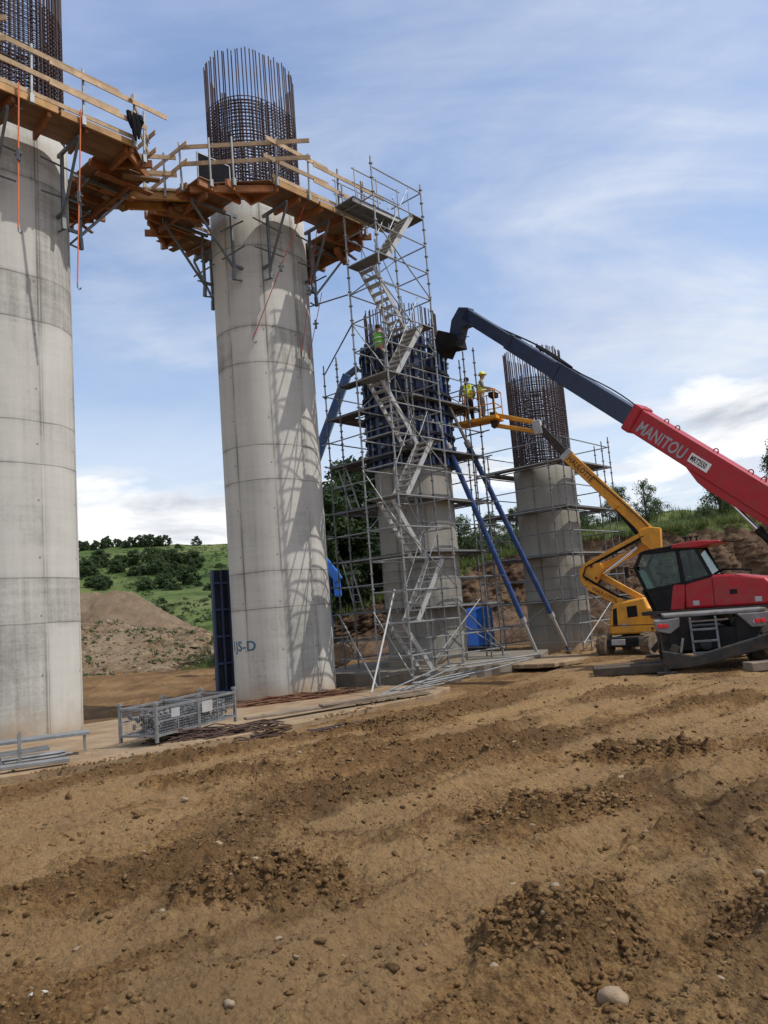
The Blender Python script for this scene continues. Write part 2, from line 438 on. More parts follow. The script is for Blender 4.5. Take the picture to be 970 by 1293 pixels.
def meadow(name, a, b, c):
    t = NT(name); o = t.obj()
    n1 = t.noise(o, .022, 6, .6, .5); n2 = t.noise(o, .22, 9, .75)
    k = t.math('ADD', t.math('MULTIPLY', n1, .6), t.math('MULTIPLY', n2, .4))
    col = t.ramp(k, [(.38, a), (.5, b), (.60, c)])
    col = t.mix(t.ramp(t.noise(o, .12, 7, .7), [(.52, 0.), (.62, .75)]), col, tuple(x * .55 for x in a))
    t.bump(n2, .6, .5)
    return t.set(color=col, rough=.95, spec=.1)
M['meadow'] = meadow('meadow', (.048, .078, .022), (.080, .115, .032), (.135, .145, .055))
M['bankgrass'] = meadow('bank_grass', (.06, .085, .025), (.10, .13, .04), (.17, .17, .075))
# ------------------------------------------------------------------ camera, sky, sun
H_EYE = 2.3
cam = bpy.data.cameras.new('camera'); co = bpy.data.objects.new('camera', cam); COL.objects.link(co)
cam.sensor_fit = 'VERTICAL'; cam.sensor_height = 36; cam.lens = 971 / 1293 * 36
cam.clip_start = .1; cam.clip_end = 6000
_p = R(7.35); _r = R(4.6)
fw = V((0, math.cos(_p), math.sin(_p))); up = V((0, -math.sin(_p), math.cos(_p))); rt = V((1, 0, 0))
# rolled: image right axis and up axis
rt2 = rt * math.cos(_r) + up * -math.sin(_r) * -1 * -1
rt2 = rt * math.cos(_r) - up * math.sin(_r)
up2 = rt * math.sin(_r) + up * math.cos(_r)
co.matrix_world = Matrix(((rt2.x, up2.x, -fw.x, 0), (rt2.y, up2.y, -fw.y, 0), (rt2.z, up2.z, -fw.z, H_EYE), (0, 0, 0, 1)))
scene.camera = co

SUN_AZ = R(99); SUN_EL = R(56)
sdir = V((math.sin(SUN_AZ) * math.cos(SUN_EL), math.cos(SUN_AZ) * math.cos(SUN_EL), math.sin(SUN_EL)))
sl = bpy.data.lights.new('sun', 'SUN'); sl.energy = SUN_STRENGTH; sl.angle = R(.55); sl.color = (1, .96, .89)
so = bpy.data.objects.new('sun', sl); COL.objects.link(so)
so.rotation_mode = 'QUATERNION'; so.rotation_quaternion = sdir.to_track_quat('Z', 'Y')
so.location = (30, -10, 40)

w = bpy.data.worlds.new('World'); scene.world = w; w.use_nodes = True
t = w.node_tree; t.nodes.clear()
def N(typ, **kw):
    x = t.nodes.new(typ)
    for k, v in kw.items(): setattr(x, k, v)
    return x
def lk(a, b): t.links.new(a, b)
def mth(op, a, b=0., c=0.):
    x = N('ShaderNodeMath', operation=op)
    for i, v in enumerate((a, b, c)):
        if isinstance(v, bpy.types.NodeSocket): lk(v, x.inputs[i])
        else: x.inputs[i].default_value = v
    return x.outputs[0]
def wramp(f, stops):
    x = N('ShaderNodeValToRGB'); e = x.color_ramp.elements
    while len(e) < len(stops): e.new(.5)
    for i, (p, c) in enumerate(stops):
        e[i].position = p; e[i].color = (c, c, c, 1) if not isinstance(c, tuple) else (*c, 1)
    lk(f, x.inputs[0]); return x.outputs[0]
def wnoise(vec, sc, det, rough=.55, dist=0):
    x = N('ShaderNodeTexNoise'); x.inputs['Scale'].default_value = sc; x.inputs['Detail'].default_value = det
    x.inputs['Roughness'].default_value = rough; x.inputs['Distortion'].default_value = dist
    lk(vec, x.inputs['Vector']); return x.outputs[0]
def wmap(vec, sc, rot=(0, 0, 0), loc=(0, 0, 0)):
    x = N('ShaderNodeMapping'); lk(vec, x.inputs[0]); x.inputs['Scale'].default_value = sc
    x.inputs['Rotation'].default_value = rot; x.inputs['Location'].default_value = loc; return x.outputs[0]
def wmix(f, a, b):
    x = N('ShaderNodeMix', data_type='RGBA')
    for i, v in ((0, f), (6, a), (7, b)):
        if isinstance(v, bpy.types.NodeSocket): lk(v, x.inputs[i])
        else: x.inputs[i].default_value = (*v, 1) if isinstance(v, tuple) else v
    return x.outputs[2]
sky = N('ShaderNodeTexSky', sky_type='NISHITA'); sky.sun_disc = False
sky.sun_elevation = SUN_EL; sky.sun_rotation = SUN_AZ; sky.altitude = 400; sky.air_density = 1.15; sky.dust_density = .9; sky.ozone_density = 1.6
geo = N('ShaderNodeTexCoord'); d = geo.outputs['Generated']
sp = N('ShaderNodeSeparateXYZ'); lk(d, sp.inputs[0])
zc = mth('MAXIMUM', sp.outputs[2], .0)
den = mth('ADD', zc, .16)
pl = N('ShaderNodeCombineXYZ'); lk(mth('DIVIDE', sp.outputs[0], den), pl.inputs[0]); lk(mth('DIVIDE', sp.outputs[1], den), pl.inputs[1])
pv = pl.outputs[0]
# high veil: broad soft sheets, streaked
veil = mth('ADD', mth('MULTIPLY', wnoise(wmap(pv, (.55, .9, 1), (0, 0, R(28)), (CLX, CLY, 0)), .75, 6, .52, .5), .72),
           mth('MULTIPLY', wnoise(wmap(pv, (.8, 1.5, 1), (0, 0, R(-38))), 1.3, 8, .62, .9), .24))
veilm = wramp(veil, [(.38, .0), (.465, .45), (.54, .97)])
hz = wramp(zc, [(.0, .85), (.16, .6), (.5, .0)])
veilm = mth('MAXIMUM', veilm, hz)
vshade = wnoise(wmap(pv, (.8, 1.1, 1), (0, 0, R(20)), (2, 5, 0)), 1.1, 7, .6, .5)
veilc = wramp(vshade, [(.32, (.36, .47, .73)), (.48, (.62, .70, .86)), (.64, (.90, .92, .96))])
wrm = wramp(zc, [(.05, .9), (.55, .0)])
veilc = wmix(wrm, veilc, (.80, .84, .90))
# heaped clouds low over the horizon
az = mth('ARCTAN2', sp.outputs[0], sp.outputs[1])
cv = N('ShaderNodeCombineXYZ'); lk(mth('MULTIPLY', az, 2.6), cv.inputs[0]); lk(mth('MULTIPLY', zc, 7.), cv.inputs[1])
cvm = wmap(cv.outputs[0], (1, 1, 1), (0, 0, 0), (CUX, CUY, 0))
cn = wnoise(cvm, 1.25, 9, .56, .25)
lim = wramp(zc, [(.05, .10), (.20, .03), (.36, -.14)])
lim2 = N('ShaderNodeMapRange'); lk(zc, lim2.inputs[0]); lim2.inputs[1].default_value = .04; lim2.inputs[2].default_value = .34
lim2.inputs[3].default_value = .085; lim2.inputs[4].default_value = -.26
cc = mth('ADD', cn, lim2.outputs[0])
def blob(a0, z0, wa, wz, amt):
    p = mth('POWER', mth('DIVIDE', mth('SUBTRACT', az, a0), wa), 2.); q = mth('POWER', mth('DIVIDE', mth('SUBTRACT', zc, z0), wz), 2.)
    return mth('MULTIPLY', mth('EXPONENT', mth('MULTIPLY', mth('ADD', p, q), -1.)), amt)
for b_ in ((-.28, .12, .16, .045, .11), (.47, .20, .14, .075, .13), (.14, .17, .10, .04, .08), (-.9, .15, .3, .06, .1), (1.1, .2, .4, .08, .1)): cc = mth('ADD', cc, blob(*b_))
cum = wramp(cc, [(.475, 0.), (.525, .75), (.60, 1.)])
cs = wnoise(wmap(cvm, (1.2, 1.7, 1), (0, 0, 0), (.05, .22, 0)), 1.5, 8, .6, .3)
cumc = wramp(cs, [(.32, (.52, .56, .63)), (.44, (.78, .80, .84)), (.56, (1.0, 1.0, 1.0))])
KCL = N('ShaderNodeVectorMath', operation='SCALE'); 
sk2 = N('ShaderNodeMix', data_type='RGBA', blend_type='MULTIPLY'); sk2.inputs[0].default_value = 1; lk(sky.outputs[0], sk2.inputs[6]); sk2.inputs[7].default_value = (1.42, 1.5, 1.62, 1)
skyc = sk2.outputs[2]
cl1 = N('ShaderNodeVectorMath', operation='SCALE'); lk(veilc, cl1.inputs[0]); cl1.inputs['Scale'].default_value = CLOUD_K
cl2 = N('ShaderNodeVectorMath', operation='SCALE'); lk(cumc, cl2.inputs[0]); cl2.inputs['Scale'].default_value = CLOUD_K * 1.05
c1 = wmix(veilm, skyc, cl1.outputs[0])
c2 = wmix(cum, c1, cl2.outputs[0])
bg = N('ShaderNodeBackground'); lk(c2, bg.inputs[0]); bg.inputs[1].default_value = SKY_STRENGTH
ow = N('ShaderNodeOutputWorld'); lk(bg.outputs[0], ow.inputs[0])
t.nodes.remove(KCL)
w.cycles.sampling_method = 'MANUAL'; w.cycles.sample_map_resolution = 512

scene.view_settings.view_transform = 'Standard'; scene.view_settings.look = 'None'
scene.view_settings.gamma = 1; scene.view_settings.use_curve_mapping = False
scene.view_settings.exposure = EXPOSURE
scene.cycles.max_bounces = 6; scene.cycles.transparent_max_bounces = 12
scene.cycles.use_denoising = True

# ------------------------------------------------------------------ ground
_bx = [-60, -30, -6.9, -4.7, .86, 5, 9, 30, 60]; _by = [2, 6, 13.2, 14.4, 20.2, 25, 27, 30, 32]
TH = R(48); E1 = V((math.cos(TH), math.sin(TH), 0)); E2 = V((-math.sin(TH), math.cos(TH), 0)); EZ = V((0, 0, 1))
def pad_drop(x, y):
    yb = np.interp(x, _bx, _by)
    return .28 * np.clip((y - yb) / 6.5, 0, 1) * (1 - sstep(-2.2, -.4, x)) * (1 - sstep(34, 42, y))
def base_h(x, y):
    yb = np.interp(x, _bx, _by)
    r = np.clip(y / yb, 0, 1)
    return .65 * (1 - r ** 1.8) - .04
RUT = R(43)
HEAPS = [(.72, 4.15, .48, .42), (2.05, 4.3, .45, .55), (1.15, 6.6, .7, .35), (2.6, 8.6, .9, .35), (4.3, 8.2, .6, .4), (-1.0, 5.2, .6, .35), (-.2, 14.0, 1.3, .35), (-2.0, 9.5, 1.2, .3), (5.5, 12.5, 1.6, .4), (-3.2, 12.2, 1.2, .5)]
RUTS = ((.2, .24, .07, 0), (2.1, .26, .08, 1), (3.3, .22, .05, 2), (5.2, .25, .06, .5), (7.2, .26, .055, 1.6), (-1.4, .3, .07, .2), (-3.1, .3, .07, .9), (-5.2, .3, .06, 2.2), (-7.6, .3, .06, 2.9), (9.4, .25, .05, .3))
def turned_at(x, y):
    s = x * math.cos(RUT) + y * math.sin(RUT); tt = -x * math.sin(RUT) + y * math.cos(RUT)
    p = np.clip(.22 + 1.5 * fbm(s * .20 + 40, tt * .55, 5, .6), 0, 1)
    for (hx, hy, rx, ry) in HEAPS:
        q = np.hypot((x - hx) / rx, (y - hy) / ry) + .55 * fbm(x * 2.1, y * 2.1, 4, .6)
        p = np.maximum(p, 1 - sstep(.55, 1.15, q))
    tq = tt + .35 * perlin(x * .16 + 5, y * .16) + .10 * perlin(x * .7, y * .7)
    for (c, wd, dp, ph) in RUTS: p = p - .34 * np.exp(-((tq - c) / (wd * 1.1)) ** 4) * np.clip(.6 + 1.4 * fbm(s * .18 + c * 3, tt * .1 + ph, 2), 0, 1)
    return np.clip(p, 0, 1)
def ground_h(x, y):
    x = np.asarray(x, float); y = np.asarray(y, float)
    z = base_h(x, y)
    rr = np.hypot(x, y)
    yb = np.interp(x, _bx, _by)
    fg = 1 - sstep(.93, 1.08, y / yb)            # foreground field
    s = x * math.cos(RUT) + y * math.sin(RUT); tt = -x * math.sin(RUT) + y * math.cos(RUT)
    s = s + .5 * perlin(x * .3, y * .3); tt = tt + .35 * perlin(x * .16 + 5, y * .16) + .10 * perlin(x * .7, y * .7)
    big = .10 * fbm(x * .22, y * .22, 3)
    mid = .060 * fbm(s * .55, tt * 1.6, 5, .6)
    patch = turned_at(x, y)
    rough = .040 * np.abs(fbm(x * 3.1, y * 3.1, 5, .65)) * (0.55 + 1.6 * patch) + .016 * fbm(x * 9, y * 9, 3, .6) * (.3 + 1.6 * patch)
    lump = .09 * np.maximum(0, fbm(x * 1.7 + 9, y * 1.7, 4, .6) - .10) * (.4 + 1.5 * patch) + .03 * patch
    rut = np.zeros_like(z)
    for (c, wd, dp, ph) in RUTS:
        d_ = (tt - c) / wd
        prof = -1.4 * dp * np.exp(-d_ ** 4) + dp * 1.1 * np.exp(-((np.abs(d_) - 1.35) / .35) ** 2)
        fade = np.clip(.65 + 1.4 * fbm(s * .18 + c * 3, tt * .1 + ph, 2), 0, 1)
        lug = .046 * np.exp(-d_ ** 4) * np.sin((s + np.abs(tt - c) * .8) * 2 * math.pi / .21 + 1.2 * perlin(s * .8, tt)) * np.clip(.35 + 1.6 * perlin(s * .4 + ph, tt * .5), 0, 1)
        rut += (prof + lug) * fade
    crumb = .042 * (np.abs(perlin(x * 5.3, y * 5.3)) + .6 * np.abs(perlin(x * 11.7 + 3, y * 11.7)) + .42 * np.abs(perlin(x * 23.1, y * 23.1 + 5)) + .3 * perlin(x * 44., y * 44.))
    crumb = crumb * (.45 + 1.5 * np.clip(.45 + fbm(x * .9 + 3, y * .9, 3), 0, 1)) * np.clip(9 / np.maximum(rr, 1), .5, 1)
    hm = np.zeros_like(z)
    for (hx, hy, rx, ry) in HEAPS:
        q = np.hypot((x - hx) / rx, (y - hy) / ry); near_ = q < 1.8
        if np.any(near_):
            q = q + .55 * fbm(x * 2.1, y * 2.1, 4, .6); hm = np.maximum(hm, 1 - sstep(.35, 1.15, q))
    hm = hm * (.035 + .11 * np.abs(perlin(x * 5.1, y * 5.1 + 2)) + .085 * np.abs(perlin(x * 10.3 + 7, y * 10.3)) + .05 * np.abs(perlin(x * 21., y * 21.)))
    det = mid + rough + lump + rut + crumb + hm
    far = .07 * fbm(x * .5, y * .5, 4) + .05 * np.abs(fbm(x * 1.6, y * 1.6, 4)) + .10 * fbm(x * .16, y * .9, 3) * sstep(2, 7, y - yb)
    z = z + fg * (big * sstep(1, 5, rr) + det) + (1 - fg) * (far * sstep(0, 8, y - yb))
    z = z - fg * .10 * sstep(.86, .99, y / yb) - pad_drop(x, y) - .03 * (y > yb)
    # slabs and heavy machines stand on levelled ground
    def level(z, cx, cy, r0, r1, h):
        k = 1 - sstep(r0, r1, np.hypot(x - cx, y - cy)); return z * (1 - k) + k * (h + .35 * (z - base_h(x, y)))
    z = level(z, 7.5, 20.5, 3.2, 5, .30); z = level(z, 8.6, 27.5, 2, 3.4, .22)
    return z
def gz(x, y): return float(ground_h(np.array([x]), np.array([y]))[0])

r1 = np.exp(np.concatenate([np.arange(math.log(1.2), math.log(2.6), .02), np.arange(math.log(2.6), math.log(15), .0040)])); r2 = np.exp(np.arange(math.log(15), math.log(85), .009)); r3 = np.exp(np.linspace(math.log(85), math.log(4000), 70))
rr = np.concatenate([[.25, .6, .9], r1, r2, r3])
ad = np.radians(np.linspace(-36, 40, 640)); ac = np.radians(np.concatenate([np.linspace(40, 324, 130)[1:]]))
aa = np.concatenate([ad, ac]); 
A_, R_ = np.meshgrid(aa, rr)
X = np.sin(A_) * R_; Y = np.cos(A_) * R_
Z = ground_h(X, Y); Z[R_ > 90] = -.15
X = X[:, ::-1]; Y = Y[:, ::-1]; Z = Z[:, ::-1]
gm = grid_mesh('ground', X, Y, Z, M['soil'])
at_ = gm.attributes.new('turned', 'FLOAT', 'POINT')
tv = turned_at(X, Y) * (1 - .6 * sstep(.93, 1.1, Y / np.interp(X, _bx, _by))); tv = np.maximum(tv, .95 * sstep(1.3, 1.7, Y / np.interp(X, _bx, _by)) * (.55 + .9 * fbm(X * .08, Y * .3, 4))); tv[R_[:, ::-1] > 90] = .3
at_.data.foreach_set('value', tv.astype(np.float32).ravel())
g = link('ground', gm, None); struct(g)

# concrete pads round the pillar feet
def pad(name, pts, z0, z1, label=None):
    b = MB()
    n = 26; P = [V((p[0], p[1], 0)) for p in pts]; out = []
    for i in range(len(P)):
        a, c = P[i], P[(i + 1) % len(P)]; k = max(1, int((c - a).length / .35))
        for j in range(k):
            q = a.lerp(c, j / k); out.append((q.x + random.uniform(-.03, .03), q.y + random.uniform(-.03, .03)))
    b.prism(out, (0, 0, 0), (1, 0, 0), (0, 1, 0), (0, 0, 1), z0, z1)
    b.v = [(x, y, z - (pad_drop(x, y) if z > 0 else .4)) for x, y, z in b.v]
    o = b.build(name, [M['slab']], None, bevel=.02, seg=1)
    return struct(o)
pad('concrete_pad', [(-16, 8.6), (-6.87, 13.5), (-4.7, 14.75), (-2.7, 16.9), (.9, 20.7), (1.5, 22.2), (-1.2, 25.0), (-3.6, 27.6), (-6.0, 25.4), (-9.5, 22.4), (-14, 21)], -.25, .05)
# earth step that carries the third pillar's foot
b = MB()
pts = [(-.5, 25.6), (1.2, 25.15), (3.6, 25.9), (5.2, 28.2), (6.0, 31), (3, 33.5), (-1.5, 32), (-3.0, 28.3)]
out = []
P = [V((p[0], p[1], 0)) for p in pts]
for i in range(len(P)):
    a, c = P[i], P[(i + 1) % len(P)]; k = int((c - a).length / .25)
    for j in range(k):
        q = a.lerp(c, j / k); out.append((q.x + random.uniform(-.06, .06), q.y + random.uniform(-.06, .06)))
b.prism(out, (0, 0, 0), (1, 0, 0), (0, 1, 0), (0, 0, 1), -.3, .30)
struct(b.build('pillar_footing', [M['kerbside']], None, bevel=.03, seg=2))

# ------------------------------------------------------------------ cut bank on the right
def bank_top(x):
    return np.interp(x, [-14, -8.6, -6, -3.5, 0, 5, 9, 12, 18, 30, 60, 90], [-.3, -.3, 1.2, 2.2, 3.3, 4.7, 5.5, 5.9, 6.1, 6.4, 6.6, 6.8]) + .25 * perlin(x * .35, x * 0 + 3.3)
def rise(dy): return 1.5 * sstep(0, 9, dy) + 2.6 * np.clip(dy, 0, 90) / 90
def bank_toe(x):
    return np.interp(x, [-14, -3.5, 5, 12, 30, 60, 90], [44, 43, 44.5, 46, 45, 44, 44])
xs = np.linspace(-14, 90, 560); vs = np.concatenate([np.linspace(0, 1, 70), 1 + np.linspace(.01, 1, 60)])
X, Vv = np.meshgrid(xs, vs)
top = bank_top(X); toe = bank_toe(X); face = np.clip(Vv, 0, 1); plat = np.clip(Vv - 1, 0, 1)
prof = face ** .85
depth = top * .62
gul = fbm(X * .9, face * 1.6 + 7, 5, .6) * .75 + np.abs(fbm(X * 2.6, face * 5, 5, .65)) * .6
Y = toe + depth * face + gul * np.sin(face * math.pi) ** .5 * 1.0 + plat * 90
Z = top * prof + .12 * fbm(X * 1.7, Y * 1.7, 4) * face + (rise(plat * 90) + .35 * fbm(X * .3, Y * .12, 3) * sstep(0, .05, plat)) * sstep(-8.6, -4, X) - 2.5 * (1 - sstep(-9.2, -7, X)) * plat ** .3
Z = np.where(face < .02, -.3, Z)
slump = np.maximum(0, .28 - face) / .28
Y = Y - slump * (1.2 + 1.0 * fbm(X * .4, X * 0, 3))
edge = .80 + .18 * fbm(X[0] * .6, X[0] * 0 + 1.7, 4)
fm = (Vv[:-1, :-1] > np.minimum(edge[:-1][None, :] + .16, 1.0)).astype(int)
struct(link('earth_bank', grid_mesh('earth_bank', X, Y, Z, [M['cut'], M['bankgrass']], fm), None))
def bank_surf(x, dy):
    """height of the grassy top dy metres behind the brink"""
    tp = float(bank_top(np.array([x]))[0]); y = float(bank_toe(np.array([x]))[0]) + tp * .62 + dy
    return y, tp + float(rise(np.array(max(dy, 0.))))
# ------------------------------------------------------------------ green hill on the left
xs = np.linspace(-420, 420, 240); ys = np.concatenate([np.linspace(88, 330, 150), np.linspace(335, 700, 30)])
X, Y = np.meshgrid(xs, ys)
Hh = np.interp(X, [-420, -160, -110, -60, 0, 120, 420], [40, 37, 36.5, 35, 31, 26, 30])
def hill_z(X, Y):
    Hh = np.interp(X, [-420, -160, -110, -60, 0, 120, 420], [40, 37, 36.5, 35, 31, 26, 30])
    t_ = np.clip((Y - 90) / 215, 0, 1)
    return Hh * (t_ ** 1.15) - .4 + 2.2 * fbm(X * .018, Y * .018, 4) * sstep(90, 140, Y) + .5 * np.abs(fbm(X * .09, Y * .09, 3)) * sstep(92, 120, Y) + (Y > 305) * np.clip((Y - 305) * -.03, -8, 0)
Z = hill_z(X, Y)
struct(link('green_hill', grid_mesh('green_hill', X, Y, Z, M['meadow']), None))
def hz_at(x, y): return float(hill_z(np.array([x]), np.array([y]))[0])

# ------------------------------------------------------------------ gravel heap and rubble
xs = np.linspace(-44, -12, 150); ys = np.linspace(58, 80, 90)
X, Y = np.meshgrid(xs, ys)
d_ = np.hypot(np.maximum(0, np.maximum(X + 24.0, -(X + 40))), np.maximum(0, np.abs(Y - 67) - .8))
Z = np.minimum(5.7 + .12 * fbm(X * .4, Y * .4, 3), 6.6 - d_ * .70) + .20 * fbm(X * 1.1, Y * 1.1, 5, .6) + .30 * np.abs(fbm(X * .8 + 4, Y * .3, 3)) * (d_ > .2)
Z = np.maximum(Z, -.4)
tag(link('gravel_heap', grid_mesh('gravel_heap', X, Y, Z, M['gravel']), None), 'tall flat-topped heap of brown gravel between the first two pillars', 'gravel heap')
xs = np.linspace(-40, -6, 300); ys = np.linspace(43, 66, 200)
X, Y = np.meshgrid(xs, ys)
sl_ = sstep(44, 60, Y) * np.interp(X, [-40, -22, -17, -13, -9], [3.4, 3.0, 2.3, 1.1, 0])
rub = .55 * fbm(X * .33, Y * .33, 4) + .40 * np.abs(fbm(X * .9, Y * .9, 5, .6))
Z = sl_ + rub * sstep(43.5, 47, Y) * np.interp(X, [-40, -14, -8], [1, .8, .1]) - .12
tag(link('rubble_heap', grid_mesh('rubble_heap', X, Y, Z, M['rubble']), None), 'low sprawling heap of pale broken rubble and earth with weeds', 'rubble heap')
def rub_z(x, y):
    i = min(max(int((x + 40) / 34 * 299), 0), 299); j = min(max(int((y - 43) / 23 * 199), 0), 199); return float(Z[j, i])

# loose rubble stones as one mass
def rock_verts(sx, sy, sz, seed, n=1):
    rs = np.random.default_rng(seed)
    ico = ICO[n]; v = (ico[0] * (1 + .62 * (rs.random((len(ico[0]), 1)) - .5)) + .22 * (rs.random(ico[0].shape) - .5)) * np.array([sx, sy, sz])
    a = rs.random() * 6.28; c, s_ = math.cos(a), math.sin(a)
    return np.stack([v[:, 0] * c - v[:, 1] * s_, v[:, 0] * s_ + v[:, 1] * c, v[:, 2]], 1), ico[1]
ICO = {}
import bmesh
for n in (1, 2, 3):
    bm = bmesh.new(); bmesh.ops.create_icosphere(bm, subdivisions=n, radius=1)
    bm.verts.ensure_lookup_table()
    ICO[n] = (np.array([v.co[:] for v in bm.verts]), [tuple(v.index for v in f.verts) for f in bm.faces]); bm.free()
ROCKS = []
for k in range(14):
    vv, ff = rock_verts(1, 1, 1, 900 + k, 1); ROCKS.append(vv)
RF = np.array(ICO[1][1], dtype=np.int32)
def scatter(name, spots, mats, flat=.6, smooth=False, kind='stuff'):
    sp = np.array(spots, float); n = len(sp)
    rs_ = np.random.default_rng(n)
    base = np.stack(ROCKS)[rs_.integers(0, len(ROCKS), n)]
    sc = rs_.uniform(.45, 1.5, (n, 1, 3)); sc[:, :, 2] *= flat
    base = base * sc; a = rs_.uniform(0, 6.28, n); c, s_ = np.cos(a)[:, None], np.sin(a)[:, None]
    vx = base[:, :, 0] * c - base[:, :, 1] * s_; vy = base[:, :, 0] * s_ + base[:, :, 1] * c
    vs = np.stack([vx, vy, base[:, :, 2]], -1) * sp[:, 3][:, None, None] + sp[:, None, :3]
    nv = vs.shape[1]; f = (RF[None] + (np.arange(n) * nv)[:, None, None]).reshape(-1, 3).astype(np.int32)
    me = bpy.data.meshes.new(name); me.vertices.add(n * nv); me.vertices.foreach_set('co', vs.astype(np.float32).ravel())
    me.loops.add(f.size); me.loops.foreach_set('vertex_index', f.ravel()); me.polygons.add(len(f)); me.polygons.foreach_set('loop_start', np.arange(len(f), dtype=np.int32) * 3)
    for m in mats: me.materials.append(m)
    me.polygons.foreach_set('material_index', np.repeat(sp[:, 4].astype(np.int32), len(RF)))
    me.update(calc_edges=True)
    o = link(name, me, None); o['kind'] = kind; return o
sp_ = []
for k in range(1500):
    x = random.uniform(-34, -9); y = random.uniform(44, 62); r = random.uniform(.06, .16) * (2.2 if random.random() < .06 else 1)
    sp_.append((x, y, rub_z(x, y) + r * .1, r, 0 if random.random() < .7 else 1))
scatter('rubble_stones', sp_, [M['rubble'], M['stone']], .6)
# clods and crumbs of turned soil in the foreground
n = 130000
ang = np.radians(rng.uniform(-33, 36, n)); rad = np.exp(rng.uniform(math.log(2.2), math.log(22), n))
x = np.sin(ang) * rad; y = np.cos(ang) * rad
yb = np.interp(x, _bx, _by)
dens = np.clip(.10 + .80 * turned_at(x, y) ** 1.5 + .5 * fbm(x * 1.5, y * 1.5, 3), .02, 1)
keep = (rng.random(n) < dens) & (y < yb * .98)
x = x[keep]; y = y[keep]; z = ground_h(x, y)
rad = np.hypot(x, y)
sz = (.0042 + .017 * rng.random(len(x)) ** 5 + .018 * (rng.random(len(x)) < .012)) * np.clip(.6 + rad * .10, .7, 1.7)
sp_ = [(x[i], y[i], z[i] + sz[i] * .15, sz[i], 0 if rng.random() < .985 else 1) for i in range(len(x))]
xp = rng.uniform(-10, .6, 3200); yp = np.interp(xp, _bx, _by) + .1 + rng.random(3200) ** 2 * 3.2; zp = .05 - pad_drop(xp, yp); rp = .008 + .03 * rng.random(3200) ** 4
sp_ += [(xp[i], yp[i], zp[i] + rp[i] * .2, rp[i], 0) for i in range(len(xp)) if perlin(xp[i:i+1] * .9, yp[i:i+1] * .9)[0] > -.05]
scatter('soil_clods', sp_, [M['clod'], M['stone']], .65)
# ------------------------------------------------------------------ pillars
PS, PR = .30, 1.27          # half straight length and end radius of the pillar section
def stadium(off=0., n=14, s=PS, r=PR):
    """outline points with their arc length, long axis on local x"""
    r = r + off; pts = []; L = 0
    def arc(cx, a0, a1):
        for i in range(n + 1):
            a = a0 + (a1 - a0) * i / n; pts.append((cx + r * math.cos(a), r * math.sin(a)))
    arc(s, -math.pi / 2, math.pi / 2); arc(-s, math.pi / 2, 3 * math.pi / 2)
    return pts
def arclen(pts):
    out = [0]
    for i in range(1, len(pts)): out.append(out[-1] + math.dist(pts[i], pts[i - 1]))
    return out
def outline_at(u, off=0):
    """point and normal at arc length u (wraps)"""
    r = PR + off; st = 2 * PS; Lp = 2 * math.pi * r + 2 * st; u = u % Lp
    if u < math.pi * r:
        a = -math.pi / 2 + u / r; return (PS + r * math.cos(a), r * math.sin(a)), (math.cos(a), math.sin(a))
    u -= math.pi * r
    if u < st: return (PS - u, r), (0, 1)
    u -= st
    if u < math.pi * r:
        a = math.pi / 2 + u / r; return (-PS + r * math.cos(a), r * math.sin(a)), (math.cos(a), math.sin(a))
    u -= math.pi * r
    return (-PS + u, -r), (0, -1)
def perim(off=0): return 2 * math.pi * (PR + off) + 4 * PS

def shaft(top, mat, parent, seams, z0=-.6):
    zs = [z0]; 
    for s in seams + [top]:
        if s < top - .05: zs += [s - .012, s, s + .012]
    zs += [top - .02, top]
    pts = stadium(0, 22); al = arclen(pts); n = len(pts)
    vs = []; uvs = []
    lift_off = 0; k = 0
    for z in zs:
        off = 0.
        if any(abs(z - s) < 1e-6 for s in seams): off = 0.
        if z == top: off = -.02
        P = stadium(off, 22)
        for i in range(n): vs.append((P[i][0], P[i][1], z))
    me = bpy.data.meshes.new('shaft'); fs = []; loops = []
    for j in range(len(zs) - 1):
        for i in range(n):
            i2 = (i + 1) % n
            fs.append((j * n + i, j * n + i2, (j + 1) * n + i2, (j + 1) * n + i))
            u2 = al[i + 1] if i + 1 < n else al[-1] + 2 * PS
            loops += [(al[i], zs[j]), (u2, zs[j]), (u2, zs[j + 1]), (al[i], zs[j + 1])]
    fs.append(tuple((len(zs) - 1) * n + i for i in range(n))); loops += [(0, top)] * n
    me.from_pydata(vs, [], fs); me.materials.append(mat)
    uv = me.uv_layers.new(name='uv'); uv.data.foreach_set('uv', [c for p in loops for c in p])
    me.polygons.foreach_set('use_smooth', [True] * (len(fs) - 1) + [False]); me.update()
    return link('shaft', me, parent)

